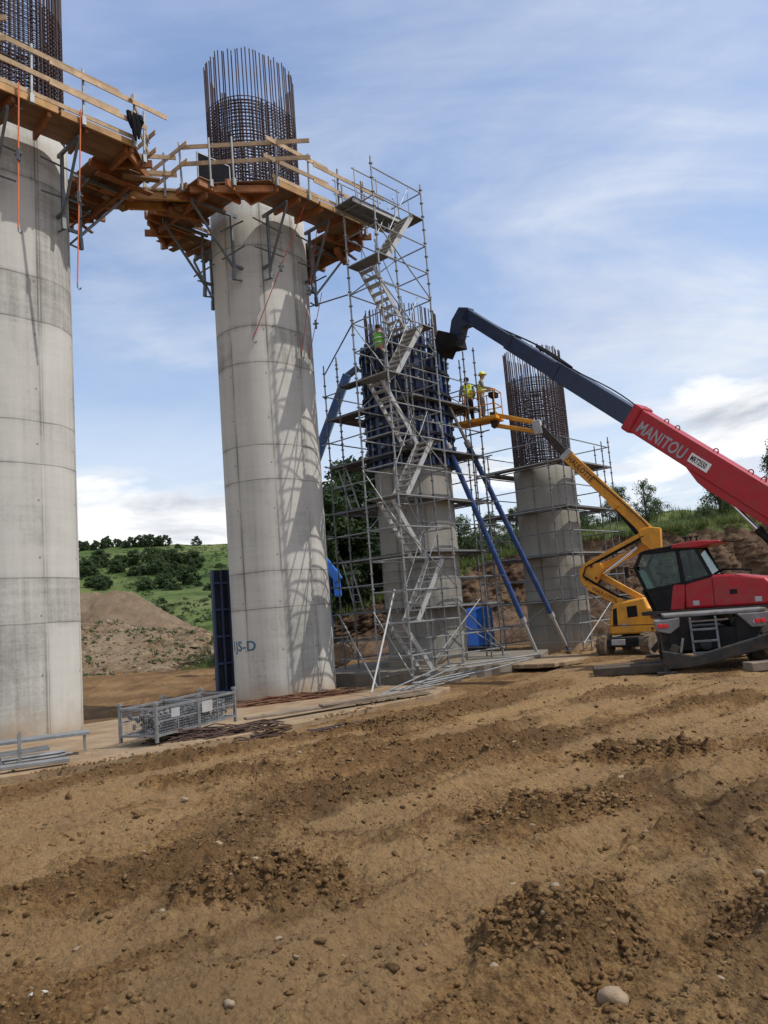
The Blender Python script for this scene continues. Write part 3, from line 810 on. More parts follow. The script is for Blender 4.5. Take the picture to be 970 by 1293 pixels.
def cage(parent, z0, zt, zh, n=76, inner=42, seed=0, hoop_gap=.115):
    rs = random.Random(seed)
    p1 = perim(-.08)
    for i in range(n):
        (x, y), _ = outline_at(p1 * (i + .15 * rs.random()) / n, -.08)
        L = round((zt - z0) * 1 + rs.choice([0, 0, 0, .04, -.05, .08]), 2)
        b = V((x, y, z0)); tip = b + V((rs.uniform(-.03, .03), rs.uniform(-.03, .03), L))
        member('vertical_bar', b, tip, .021, M['rebar'], parent, 5)
    p2 = perim(-.24)
    for i in range(inner):
        (x, y), _ = outline_at(p2 * (i + .4 * rs.random()) / inner, -.24)
        member('inner_bar', (x, y, z0), (x, y, z0 + zh - z0 + .1), .02, M['rebar'], parent, 5)
    for off, r in ((-.06, .017), (-.26, .016)):
        key = ('hoop', off)
        if key not in _pool:
            b = MB(); pts = stadium(off, 12); pts = [(x, y, 0) for x, y in pts]; pts.append(pts[0])
            b.path(pts, r, 4); _pool[key] = b.mesh('hoop', M['rebar'], True)
        z = z0 + .06
        while z < zh:
            o = link('hoop', _pool[key], parent); o.location = (0, 0, z + rs.uniform(-.015, .015)); o.rotation_euler = (rs.uniform(-.006, .006), rs.uniform(-.006, .006), 0)
            z += hoop_gap

PIL = [(-9.1, 18.5), (-3.33, 23.5), (1.23, 29.0), (7.75, 36.2)]
GP = 'concrete bridge pillars under construction'
def pillar(i, top, mat, label, zt, zh, **kw):
    t_ = thing('bridge_pillar', label, 'pillar', (PIL[i][0], PIL[i][1], 0), TH, GP)
    shaft(top, mat, t_, [s for s in SE if s < top - .1])
    cage(t_, top, zt, zh, seed=i, **kw)
    return t_
pillar(0, 15.06, M['conc'], 'tall pale concrete pillar at the left edge, its top ringed by a timber platform', 21.2, 18.7)
p2 = pillar(1, 15.06, M['conc'], 'tall pale concrete pillar with blue spray painted letters near its foot', 20.2, 18.6)
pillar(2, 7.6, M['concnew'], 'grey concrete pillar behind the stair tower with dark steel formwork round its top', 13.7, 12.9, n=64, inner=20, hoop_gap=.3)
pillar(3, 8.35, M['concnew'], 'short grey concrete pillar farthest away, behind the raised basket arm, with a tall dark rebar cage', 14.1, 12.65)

def text_mesh(name, body, size, mat, parent, loc, ex, ey, extrude=.004, bold=0., sx=1., shear=0., wrap=None):
    """letters laid in the plane ex,ey at loc (local to parent); wrap = bend round a vertical cylinder"""
    cu = bpy.data.curves.new(name, 'FONT'); cu.body = body; cu.size = size; cu.extrude = extrude; cu.offset = bold; cu.shear = shear
    cu.space_character = 1.05; cu.resolution_u = 3
    o = bpy.data.objects.new(name, cu); COL.objects.link(o)
    dg = bpy.context.evaluated_depsgraph_get()
    me = bpy.data.meshes.new_from_object(o.evaluated_get(dg)); me.name = name
    bpy.data.objects.remove(o)
    ex = V(ex).normalized(); ey = V(ey).normalized(); ez = ex.cross(ey).normalized()
    for v in me.vertices:
        c = v.co.copy()
        if wrap:
            (px, py), (nx, ny) = outline_at(wrap[0] + c.x * sx, .004 + c.z)
            v.co = V((px, py, wrap[1] + c.y))
        else: v.co = V(loc) + ex * c.x * sx + ey * c.y + ez * c.z
    me.materials.clear(); me.materials.append(mat)
    return link(name, me, parent)
# spray painted mark: arc length where the outline faces the camera's left
def arc_of(az_world):
    """arc length of the surface point whose normal points to world azimuth (deg, clockwise from +y)"""
    a = math.pi / 2 - R(az_world) - TH
    a = (a + math.pi / 2) % (2 * math.pi) - math.pi / 2
    if a <= math.pi / 2: return (a + math.pi / 2) * PR
    return math.pi * PR + 2 * PS + (a - math.pi / 2) * PR
text_mesh('painted_letters', '1JS-D', .40, M['letterblue'], p2, None, (1, 0, 0), (0, 0, 1), .001, .006, 1.15, wrap=(arc_of(246), 1.50))

# ------------------------------------------------------------------ timber work platforms
def platform(pt, z, label, seed, long_rails, near_ch=1.7):
    rs = random.Random(seed)
    t_ = thing('work_platform', label, 'platform', (pt[0], pt[1], z), TH, 'timber work platforms round the pillar tops')
    a, b_, c = 3.2, 2.55, 1.25; ia, ib = 1.74, 1.44
    CH = {(-1, -1): near_ch, (1, -1): .95, (-1, 1): 1.2, (1, 1): 1.2}
    zt = .24
    # deck boards: long sides, ends and cut corners
    def slab_(pts, mat=M['ply'], z0=zt - .03, z1=zt, nm='deck_panel'):
        MB().prism(pts, (0, 0, 0), (1, 0, 0), (0, 1, 0), (0, 0, 1), z0, z1).build(nm, mat, t_)
    for sg in (-1, 1):
        w = (b_ - ib) / 4; xl = -(a - CH[(-1, sg)]); xr = a - CH[(1, sg)]
        for k in range(4):
            y0 = ib + k * w + .004; y1 = ib + (k + 1) * w - .004
            slab_([(xl - rs.uniform(0, .2), sg * y0), (xr + rs.uniform(0, .2), sg * y0), (xr + rs.uniform(0, .2), sg * y1), (xl - rs.uniform(0, .2), sg * y1)], z0=zt - .03 + .002 * k, z1=zt + .003 * k)
        w = (a - ia) / 5
        for k in range(5):
            x0 = ia + k * w + .004; x1 = ia + (k + 1) * w - .004
            slab_([(sg * x0, -ib + .006), (sg * x1, -ib + .006), (sg * x1, ib - .006), (sg * x0, ib - .006)], z0=zt - .031 + .002 * k, z1=zt + .002 * k)
        for sy in (-1, 1):
            cc = CH[(sg, sy)]
            slab_([(sg * (a - cc), sy * (ib + .01)), (sg * a, sy * (ib + .01)), (sg * a, sy * max(ib + .02, b_ - cc)), (sg * (a - cc), sy * b_)] if b_ - cc > ib else [(sg * (a - cc), sy * (ib - .1)), (sg * a, sy * (b_ - cc)), (sg * (a - cc), sy * b_)], z0=zt + .014, z1=zt + .04)
    # joists under the boards
    def beam(p, q, mat, nm='joist', w=.085, h=.20, over=0.):
        p = V(p); q = V(q); d_ = (q - p).normalized() * over
        MB().bar(p - d_, q + d_, w, h).build(nm, mat, t_)
    zj = zt - .135
    for sg in (-1, 1):
        for x in np.linspace(-(a - CH[(-1, sg)]) + .1, a - CH[(1, sg)] - .1, 5):
            x += rs.uniform(-.08, .08)
            beam((x, sg * (ib - .02), zj), (x + rs.uniform(-.15, .15), sg * (b_ - .02), zj), M['beam'])
        for y in (-1.25, -.45, .4, 1.2):
            y += rs.uniform(-.08, .08)
            beam((sg * (ia - .05), y, zj), (sg * (a + rs.uniform(-.05, .22)), y + rs.uniform(-.12, .12), zj), M['beam'])
        for sy in (-1, 1):
            cc = CH[(sg, sy)]; mx, my = sg * (a - cc * .5), sy * (b_ - cc * .5)
            beam((sg * (a - cc - .1), sy * (ib + .02), zj), (mx + sg * .25, my + sy * .15, zj + .001), M['beam'])
            beam((sg * (a - cc - .15), sy * (b_ - .12), zj - .004), (sg * (a - .05), sy * (b_ - cc + .02), zj + .003), M['beam'], 'edge_beam')
        beam((sg * (a - .35), -b_ + 1.3, zj - .202), (sg * (a - .4), b_ - 1.2, zj - .202), M['beam'], 'ledger_beam', .08, .18)
    # odd lengths of timber pushed in under the deck
    for k in range(9):
        sg = rs.choice((-1, 1)); x0 = sg * rs.uniform(1.9, 2.7); y0 = rs.uniform(-1.6, 1.7); an = rs.uniform(-.5, .5) + (0 if sg > 0 else math.pi)
        L_ = a - abs(x0) + rs.uniform(.0, .38)
        beam((x0, y0, zj - .20), (x0 + L_ * math.cos(an), y0 + L_ * math.sin(an), zj - .20 + rs.uniform(-.02, .02)), M['beam'] if k % 3 else M['ply'], 'packing_timber', rs.choice((.085, .2)), rs.choice((.2, .05)))
    for k in range(5):
        x0 = rs.uniform(-1.6, 1.8); sg = rs.choice((-1, 1)); beam((x0, sg * 1.5, zj - .13), (x0 + rs.uniform(-.5, .5), sg * (b_ - .1 + rs.uniform(-.1, .06)), zj - .13), M['ply'], 'packing_timber', .2, .04)
    beam((-(a - CH[(-1, -1)]) + .02, -b_ - .035, zt - .02), (.25, -b_ - .035, zt - .02), M['beamy'], 'edge_beam', .05, .17)
    beam((.32, -b_ - .036, zt - .05), (a - CH[(1, -1)], -b_ - .036, zt - .05), M['beamy'], 'edge_beam', .05, .17)
    beam((-a - .04, -b_ + CH[(-1, -1)], zt - .02), (-a - .04, b_ - 1.2, zt - .02), M['beam'], 'edge_beam', .05, .17)
    beam((a + .04, -b_ + .95, zt - .02), (a + .04, b_ - 1.2, zt - .02), M['beam'], 'edge_beam', .05, .17)
    # steel brackets
    def bracket(r_in, r_out, base, d_):
        base = V(base); d_ = V(d_); m = MB()
        hin = base + d_ * (r_in + .32); hout = base + d_ * (r_out - .15)
        zt_ = zj - .20
        m.bar(hin + EZ * zt_ - d_ * .2, hout + EZ * zt_, .07, .09)
        m.bar(hin + EZ * zt_, hin + EZ * (zt_ - 1.75), .07, .075, (d_.y, -d_.x, 0))
        m.bar(hin + EZ * (zt_ - 1.68), hout + EZ * (zt_ - .04), .055, .06)
        m.bar(hin + EZ * (zt_ - 1.6) - d_ * .34, hin + EZ * (zt_ - 1.6) + d_ * .06, .07, .08)
        m.bar(hin + EZ * (zt_ - 1.75), hin + EZ * (zt_ - 2.05) + d_ * .02, .08, .10, (d_.y, -d_.x, 0))
        m.tube(hin + EZ * (zt_ - 2.05), hin + EZ * (zt_ - 2.0) - d_ * .28, .025, 6)
        sd = V((-d_.y, d_.x, 0))
        m.tube(hin + EZ * (zt_ - 1.2) - sd * .55, hin + EZ * (zt_ - 1.2) + sd * .55, .024, 6)
        m.tube(hin + EZ * (zt_ - .3) - sd * .55, hin + EZ * (zt_ - .42) + sd * .55, .024, 6)
        m.build('bracket', M['bracket'], t_)
    for sg in (-1, 1):
        for x in (-.85, .85): bracket(PR - (.0 if abs(x) < PS else .12), b_, (x, 0, 0), (0, sg, 0))
        for y in (-.75, .75): bracket(PR + PS - .24, a, (0, y, 0), (sg, 0, 0))
    # guard rail posts and boards
    def post(x, y, dx, dy):
        m = MB(); p = V((x, y, zt - .1))
        m.bar(p, p + V((dx * .05, dy * .05, 1.42)), .045, .045)
        m.box(p + V((0, 0, .05)), (.1, .1, .22))
        m.build('rail_post', M['galv'], t_)
    for sg in (-1, 1):
        xl = -(a - CH[(-1, sg)]); xr = a - CH[(1, sg)]
        for f in (.04, .36, .68, .98): post(xl + (xr - xl) * f + rs.uniform(-.1, .1), sg * (b_ + .09), 0, sg)
        for f in (.06, .94):
            y0 = -b_ + CH[(sg, -1)]; y1 = b_ - CH[(sg, 1)]; post(sg * (a + .10), y0 + (y1 - y0) * f, sg, 0)
    def board(p, q, h=.13, w=.028, nm='guard_board'):
        MB().bar(p, q, w, h).build(nm, M['plank'], t_)
    for sg in (-1, 1):
        xl = -(a - CH[(-1, sg)]); xr = a - CH[(1, sg)]
        for hh in (.60, 1.12):
            y = sg * (b_ + .135 + .03 * (hh > 1)); e0, e1 = long_rails if sg < 0 else (-.2, .2)
            board((xl + e0 - rs.uniform(0, .2), y, zt + hh + rs.uniform(-.04, .04)), (.35 + e1 * .6, y, zt + hh + rs.uniform(-.04, .04)))
            board((.0, y + sg * .032, zt + hh - .06 + rs.uniform(-.05, .03)), (xr + .3 + .6 * (hh > 1), y + sg * .032, zt + hh - .10 + rs.uniform(-.05, .03)))
            x = sg * (a + .15)
            board((x, -b_ + CH[(sg, -1)] - .25, zt + hh + rs.uniform(-.05, .05)), (x, b_ - CH[(sg, 1)] + .3, zt + hh + rs.uniform(-.05, .05)))
            for sy in (-1, 1):
                cc = CH[(sg, sy)]; o1 = .10; d1 = rs.uniform(-.03, .05)
                p_ = V((sg * (a + o1 + .08), sy * (b_ - cc - .12), zt + hh - .03 + d1)); q_ = V((sg * (a - cc - .12), sy * (b_ + o1 + .12), zt + hh - .03 + d1))
                board(p_, q_ + (q_ - p_).normalized() * (.9 if (sg, sy) == (-1, -1) else .1))
        board((xl, sg * (b_ + .03), zt + .15), (xr, sg * (b_ + .03), zt + .15), .11, .026, 'toe_board')
    for sg, sy in ((-1, -1), (1, -1), (1, 1), (-1, 1)):
        cc = CH[(sg, sy)]; post(sg * (a - cc * .55 + .08), sy * (b_ - cc * .45 + .08), sg * .6, sy * .6)
        if cc > 1.5: post(sg * (a - cc * .28 + .08), sy * (b_ - cc * .72 + .08), sg * .6, sy * .6)
    return t_
platform(PIL[0], 14.56, 'timber work platform round the top of the pillar at the left edge', 3, (-.4, 2.4), 1.2)
plat = platform(PIL[1], 14.56, 'timber work platform round the top of the pillar with painted letters', 5, (-.2, .5))
# dark mesh screen standing on the second platform
m = MB(); m.box((-2.3, -.9, .88), (1.1, .02, .95)); 
s_ = thing('mesh_screen', 'dark mesh screen in a light frame standing on the second pillar platform', 'screen', (PIL[1][0], PIL[1][1], 14.56), TH)
m.build('mesh_panel', M['cloth'], s_)
m = MB()
for p, q in (((-2.87, -.9, .27), (-2.87, -.9, 1.38)), ((-1.73, -.9, .27), (-1.73, -.9, 1.38)), ((-2.87, -.9, 1.37), (-1.73, -.9, 1.37))): m.bar(p, q, .035, .035)
m.build('frame', M['galv'], s_)
# gangway between the first two platforms
q0 = V((PIL[0][0], PIL[0][1], 0)) + E1 * 3.1; q1 = V((PIL[1][0], PIL[1][1], 0)) - E1 * 3.1
gw = thing('timber_gangway', 'short timber gangway bridging the two pillar platforms high up', 'gangway', (q0.x, q0.y, 14.81))
d_ = q1 - q0; dn = d_.normalized(); sd = V((-dn.y, dn.x, 0))
for k in (-1, 1):
    MB().bar(sd * k * .3 - dn * .3 + EZ * -.13, d_ + sd * k * .3 + dn * .4 + EZ * -.13, .09, .22).build('joist', M['beamy'], gw)
    for h in (.5, 1.0): MB().bar(sd * k * .45 - dn * .15 + EZ * h, d_ + sd * k * .45 + dn * .1 + EZ * h, .03, .13).build('guard_board', M['plank'], gw)
    for f in (.25, .85): MB().bar(d_ * f + sd * k * .42 + EZ * -.2, d_ * f + sd * k * .42 + EZ * 1.15, .045, .045).build('rail_post', M['galv'], gw)
for k in range(3): MB().bar(sd * (k - 1) * .28 - dn * .35 + EZ * .005, d_ + sd * (k - 1) * .28 + dn * .3 + EZ * .005, .25, .04).build('deck_board', M['ply'], gw)
# dark jacket and gloves hung on the rail of the first platform
o_ = V((PIL[0][0], PIL[0][1], 14.56)) + E1 * 2.15 - E2 * 2.78
m = MB()
prof = []
for k, (dx, ln) in enumerate(((-.16, .45), (-.08, .62), (.0, .72), (.07, .55), (.15, .66), (.2, .38))):
    m.path([o_ + EZ * .92 + E1 * dx, o_ + EZ * (.92 - ln * .5) + E1 * (dx * .8 + .02) - E2 * .05 * (k % 2), o_ + EZ * (.92 - ln) + E1 * (dx * .6 + .03)], .06, 6, rs=[.05, .075, .03])
tag(m.build('jacket', M['cloth'], None, True), 'dark jacket hanging from the guard board of the left platform', 'jacket')

# straps
def strap(name, p, q, mat, label, sag=.0, group='ratchet straps under the platforms'):
    p = V(p); q = V(q); L = (q - p).length
    t_ = thing(name, label, 'strap', p, 0, group)
    m = MB(); pts = [(q - p) * f for f in np.linspace(0, 1, 9)]
    m2 = pts[4]
    for i in range(8): m.bar(pts[i], pts[i + 1], .055, .012, (1, 0, 0))
    m.build('webbing', mat, t_)
    b = MB(); b.bar(m2 - EZ * .16, m2 + EZ * .12, .09, .07, (1, 0, 0)); b.tube(m2 - V((.09, 0, 0)), m2 + V((.09, 0, 0)), .03, 8); b.build('ratchet', M['bracket'], t_, bevel=.008)
    h = MB(); e = pts[-1]; h.path([e, e - EZ * .09, e - EZ * .15 + V((.05, 0, 0)), e - EZ * .1 + V((.09, 0, 0))], .016, 6); h.build('hook', M['bracket'], t_, True)
    return t_
SC = 1.10; EYE = V((0, 0, H_EYE))
def far_pt(p): return EYE + (V(p) - EYE) * SC
def pl_pt(i, x, y, z): return V((PIL[i][0], PIL[i][1], 0)) + E1 * x + E2 * y + EZ * z
strap('ratchet_strap', pl_pt(0, -.70, -2.68, 15.0), pl_pt(0, -.68, -2.45, 11.55), M['strap'], 'orange ratchet strap at the far left edge, hanging under the left platform')
strap('ratchet_strap', pl_pt(0, .78, -2.68, 15.0), pl_pt(0, .80, -2.2, 10.7), M['strap'], 'long orange ratchet strap dangling near the right edge of the left pillar')
def surf(i, azw, z, off=.02):
    (x, y), n_ = outline_at(arc_of(azw), off); return pl_pt(i, x, y, z)
strap('ratchet_strap', pl_pt(1, -.05, -2.5, 14.9), surf(1, 172, 10.65), M['redstrap'], 'red ratchet strap slanting down to a hook in the middle of the second pillar')
strap('ratchet_strap', pl_pt(1, .95, -1.75, 14.5), surf(1, 130, 10.35), M['redstrap'], 'red ratchet strap anchored near the right edge of the second pillar, leftmost of two')
strap('ratchet_strap', pl_pt(1, 1.35, -1.35, 12.6), surf(1, 112, 10.4), M['redstrap'], 'thin red ratchet strap hugging the right edge of the second pillar, rightmost of two')

# ------------------------------------------------------------------ scaffolds
def ring_scaffold(i, z0, x0, x1, y0, y1, decks, ztop, label, seed, inner=True):
    rs = random.Random(seed)
    t_ = thing('tube_scaffold', label, 'scaffold', (PIL[i][0], PIL[i][1], z0), TH, 'steel tube scaffolds round the lower pillars')
    g = M['galvdark']
    def pos(side):
        if side == 's': return [(x, y0) for x in (x0, x0 + .73, x1 - .73, x1)]
        if side == 'n': return [(x, y1) for x in (x0, x0 + .73, x1 - .73, x1)]
        if side == 'w': return [(x0, y) for y in (y0 + .73, y1 - .73)]
        return [(x1, y) for y in (y0 + .73, y1 - .73)]
    done = set()
    for sd in 'snwe':
        for p in pos(sd):
            standard('standard', (p[0], p[1], 0), ztop - z0 + rs.choice([0, .0, .3, .5, -.4]), g, t_)
    lv = sorted(set([.35] + [d - z0 for d in decks] + [d - z0 + 1.0 for d in decks] + ([decks[0] - z0 - 1.0])))
    lv = [z for z in lv if z < ztop - z0 + .05]
    for z in lv:
        for p, q in (((x0, y0), (x1, y0)), ((x1, y0), (x1, y1)), ((x1, y1), (x0, y1)), ((x0, y1), (x0, y0))):
            e = .12
            p = V((*p, z)); q = V((*q, z + rs.uniform(-.03, .03))); d_ = (q - p).normalized() * rs.choice([.05, .15, .4])
            member('ledger', p - d_, q + d_, .0265, M['galv'] if rs.random() < .45 else g, t_)
    for d in decks:
        z = d - z0
        for k, (c, s) in enumerate((((x0 + x1) / 2, y0 + .365), ((x0 + x1) / 2, y1 - .365))):
            MB().box((c, s, z + .05), (x1 - x0 - .05, .68, .05)).build('deck', M['deckdark'], t_)
        for c in (x0 + .365, x1 - .365):
            MB().box((c, (y0 + y1) / 2, z + .052), (.66, y1 - y0 - 1.5, .05)).build('deck', M['deckdark'], t_)
        for p, q in (((x0, y0 + .73), (x1, y0 + .73)), ((x0, y1 - .73), (x1, y1 - .73)), ((x0 + .73, y0), (x0 + .73, y1)), ((x1 - .73, y0), (x1 - .73, y1))):
            member('transom', (*p, z - .02), (*q, z - .02), .025, g, t_)
    # base braces
    for (p, q) in (((x0, y0, .3), (x1 - 1.2, y0, 2.2)), ((x1, y0, .3), (x0 + 1.2, y0, 2.3)), ((x1, y0, .2), (x1, y1 - 1, 2.2)), ((x1, y1, .2), (x1, y0 + 1, 2.2)), ((x0, y1, .2), (x0, y0 + 1, 2.3))):
        member('brace', V(p) + V((0, -.05, 0)), V(q) + V((0, -.05, 0)), .025, M['galv'], t_)
    return t_
sc3 = ring_scaffold(2, .28, -1.78, 2.3, -1.72, 2.65, [2.3, 4.25, 6.15, 7.95, 9.85], 12.1, 'steel tube scaffold with dark decks wrapped round the pillar behind the stair tower', 1)
sc4 = ring_scaffold(3, 0, -2.3, 2.3, -2.3, 2.3, [2.15, 4.15, 6.2, 8.25], 9.45, 'square steel tube scaffold with dark decks round the farthest short pillar', 2)
# ladders tied into the left bay of the near scaffold
def ladder(parent, p, q, w, n, mat, nm='ladder'):
    p = V(p); q = V(q); m = MB(); sd = V((0, 1, 0)) * w / 2
    m.bar(p - sd, q - sd, .03, .06); m.bar(p + sd, q + sd, .03, .06)
    for i in range(n):
        c = p.lerp(q, (i + .5) / n); m.tube(c - sd, c + sd, .016, 6)
    return m.build(nm, mat, parent)
ladder(sc3, (-1.5, 1.7, 5.85), (-1.5, 2.35, 7.75), .42, 7, M['galv'])
ladder(sc3, (-1.5, 1.9, 2.05), (-1.5, 2.45, 3.95), .42, 7, M['galv'])

# stair tower
A0 = V((.484, 23.78, 0))
tw = thing('stair_tower', 'tall slim scaffold stair tower with zigzag aluminium flights, left of the dark boom head', 'stair tower', A0, TH)
TL, TW = 2.57, 1.40
tops = [17.25, 17.2, 16.9, 16.6]
for (x, y), zt in zip(((0, 0), (TL, 0), (0, TW), (TL, TW)), tops): standard('standard', (x, y, .02 if y == 0 else .02), zt, M['galv'], tw, .030)
for k in range(0, 17):
    z = .9 + k
    sides = [((0, 0), (TL, 0)), ((TL, 0), (TL, TW)), ((TL, TW), (0, TW)), ((0, TW), (0, 0))]
    for j, (p, q) in enumerate(sides):
        if k == 16 and j in (2, 3): continue
        member('ledger', (*p, z), (*q, z), .0255, M['galv'], tw)
member('ledger', (0, 0, .25), (TL, 0, .25), .0255, M['galv'], tw); member('ledger', (0, TW, .25), (TL, TW, .25), .0255, M['galv'], tw)
def flight(zl, zh_, lane, down_left):
    """one stair flight; lane 0 is the near half"""
    y = .36 if lane == 0 else TW - .36
    xa, xb = .52, TL - .52
    p = V((xa, y, zl if down_left else zh_)); q = V((xb, y, zh_ if down_left else zl))
    m = MB()
    for s in (-1, 1): m.bar(p + V((0, s * .3, .02)), q + V((0, s * .3, .02)), .035, .17)
    n = 9
    for i in range(n):
        c = p.lerp(q, (i + .5) / n); m.box(c + V((0, 0, .03)), (.2, .56, .035))
    f = m.build('stair_flight', M['alu'], tw)
    h = MB(); yy = -.30 if lane == 0 else .30
    for s in (-1, 1):
        h.tube(p + V((.15, s * .32, .95)), q + V((-.15, s * .32, .95)), .016, 6)
        for fr in (.12, .88):
            c = p.lerp(q, fr); h.tube(c + V((0, s * .32, .0)), c + V((0, s * .32, 1.0)), .014, 6)
    h.build('handrail', M['galv'], tw, True)
z = 15.9; left = True; k = 0
while z > .5:
    zl = max(z - 2.0, .08)
    flight(zl, z, 0 if left else 1, left)
    xl = .27 if left else TL - .27
    if zl > .3: MB().box((xl, TW / 2, zl), (.52, TW - .05, .06)).build('landing', M['deckdark'] if k % 2 else M['galvdark'], tw)
    z -= 2.0; left = not left; k += 1
MB().box((TL - .27, TW / 2, 15.9), (.52, TW - .05, .06)).build('landing', M['deckdark'], tw)
# crosswise braces on both long faces
for k, (a, b2, zz) in enumerate(((0, 1, .9), (1, 0, 2.9), (0, 1, 4.9), (1, 0, 6.9), (0, 1, 8.9), (1, 0, 10.9), (0, 1, 12.9))):
    yy = -.045 if k % 2 else TW + .045
    member('brace', (a * TL, yy, zz), (b2 * TL, yy, zz + 2.0), .022, M['galv'], tw)
member('brace', (TL, -.045, 12.9), (0, -.045, 14.9), .022, M['galv'], tw)
for zz in (.3, 4.9, 9.9): member('brace', (-.045, 0, zz), (-.045, TW, zz + 2), .022, M['galv'], tw)
# walkway from the tower to the second platform
wk = thing('scaffold_walkway', 'narrow grey plank walkway joining the stair tower to the second platform', 'walkway', (0, 0, 0))
a1 = A0 + E1 * 2.02 + E2 * .98 + EZ * 15.95; a2 = A0 + E1 * -.35 + E2 * 1.02 + EZ * 15.97; dd = (a2 - a1).normalized(); ss = V((-dd.y, dd.x, 0)).normalized()
for k in (-1, 0, 1): MB().bar(a1 + ss * k * .31, a2 + ss * k * .31, .29, .05).build('deck_board', M['galvdark'], wk)
for k in (-1, 1):
    MB().bar(a1 + ss * k * .42 - EZ * .1, a2 + ss * k * .42 - EZ * .1, .05, .11).build('edge_beam', M['alu'], wk)
    for h in (.5, 1.0): member('handrail', a1 + ss * k * .46 + EZ * h, a2 + ss * k * .46 + EZ * h, .022, M['galv'], wk)
    for f in (.05, .5, .95): member('rail_post', a1.lerp(a2, f) + ss * k * .46, a1.lerp(a2, f) + ss * k * .46 + EZ * 1.08, .022, M['galv'], wk)
# loose tie tubes
def loose(name, label, cat, p, q, r, mat, group=None):
    o = MB().tube((0, 0, 0), V(q) - V(p), r, 8).build(name, mat, None, True); o.location = p
    return tag(o, label, cat, group)
C_ = A0 + E2 * TW
loose('tie_tube', 'bare steel tie tube joining the stair tower to the second pillar, upper of two', 'tube', C_ + EZ * 12.9 + E1 * -.1, far_pt(surf(1, 85, 12.25)), .026, M['galvdark'])
loose('tie_tube', 'steel tie tube from the stair tower towards the left scaffold corner, lower of two', 'tube', C_ + EZ * 11.9, V((PIL[2][0], PIL[2][1], 11.75)) - E1 * 1.78 + E2 * 2.6, .026, M['galvdark'])
loose('protruding_bar', 'thin bar sticking out of the left side of the second pillar', 'bar', surf(1, 262, 10.95, -.1), surf(1, 266, 11.2, .85), .012, M['rebar'])
loose('leaning_tube', 'long pale steel tube leaning against the stair tower foot', 'tube', (-.75, 21.9, .08), A0 + V((-.35, .55, 2.95)), .03, M['alu'])
loose('leaning_tube', 'two metre steel tube leaning by the right foot of the second pillar', 'tube', (-.6, 23.2, .08), (-1.75, 25.6, 2.3), .024, M['galv'])

# ------------------------------------------------------------------ formwork
fw_ = thing('column_formwork', 'dark blue steel formwork clamped round the pillar behind the stair tower', 'formwork', (PIL[2][0], PIL[2][1], 7.5), TH)
FH = 4.85
for part in range(2):
    pts = []; m = MB(); P0 = stadium(.015, 14); P1_ = stadium(.085, 14); n = len(P0); h = n // 2
    rng_ = list(range(part * h, part * h + h))
    for i in range(len(rng_) - 1):
        a, b2 = rng_[i], rng_[i + 1]
        for z_a, z_b in ((0, FH * .5 - .01), (FH * .5 + .01, FH)):
            m.add([(*P0[a], z_a), (*P0[b2], z_a), (*P1_[b2], z_a), (*P1_[a], z_a), (*P0[a], z_b), (*P0[b2], z_b), (*P1_[b2], z_b), (*P1_[a], z_b)],
                  [(0, 1, 2, 3), (4, 7, 6, 5), (0, 4, 5, 1), (1, 5, 6, 2), (2, 6, 7, 3), (3, 7, 4, 0)])
    m.build('form_shell', M['formblue'], fw_)
pp = perim(.14)
for i in range(26):
    (x, y), (nx, ny) = outline_at(pp * i / 26, .085)
    p = V((x + nx * .06, y + ny * .06, 0))
    MB().bar(p, p + EZ * FH, .10 if i % 3 else .16, .12, (nx, ny, 0)).build('rib', M['formblue'] if i % 13 else M['propblue'], fw_)
for z_ in (.35, 1.15, 2.0, 2.75, 3.6, 4.45):
    pts = [(x, y, z_) for x, y in stadium(.24, 10)]; pts.append(pts[0]); m = MB()
    for a, b2 in zip(pts[:-1], pts[1:]): m.bar(a, b2, .07, .12)
    m.build('waler', M['formblack'], fw_)
m = MB()
for i in range(20):
    (x, y), (nx, ny) = outline_at(pp * (i + .5) / 20, .22)
    for z_ in (.75, 1.6, 2.4, 3.2, 4.1): m.box((x, y, z_), (.12, .12, .10))
m.build('clamp', M['galvdark'], fw_)
# dark bulky box at the boom head side is part of the boom; safety mesh rail on top
def push_prop(label, top, foot):
    top = V(top); foot = V(foot); t_ = thing('push_pull_prop', label, 'prop', foot, 0, 'blue push-pull props bracing the formwork')
    d_ = top - foot; n_ = d_.normalized()
    m = MB(); m.tube(d_ * .16, d_ * .84, .105, 10); m.build('blue_tube', M['propblue'], t_, True)
    x = n_.cross(V((0, 0, 1))).normalized()
    m = MB()
    for f in (.30, .45, .60, .75): m.tube(d_ * f, d_ * f + n_ * .03, .135, 10)
    m.build('collar', M['propblue'], t_, True)
    m = MB(); m.tube(d_ * .02, d_ * .165, .062, 10); m.tube(d_ * .145, d_ * .165, .12, 10); m.build('lower_spindle', M['alu'], t_, True)
    m = MB(); m.tube(d_ * .835, d_, .062, 10); m.tube(d_ * .835, d_ * .855, .12, 10); m.build('upper_spindle', M['alu'], t_, True)
    m = MB(); m.box((0, 0, .03), (.34, .26, .05)); m.bar((0, 0, .03), d_ * .022, .11, .12); m.build('foot_plate', M['bracket'], t_)
push_prop('left one of two long blue props slanting up to the dark formwork', (2.05, 28.0, 9.75), (5.55, 30.35, .05))
push_prop('right one of two long blue props slanting to the formwork, footed nearer the far pillar', (2.75, 28.75, 10.05), (7.35, 33.2, .05))
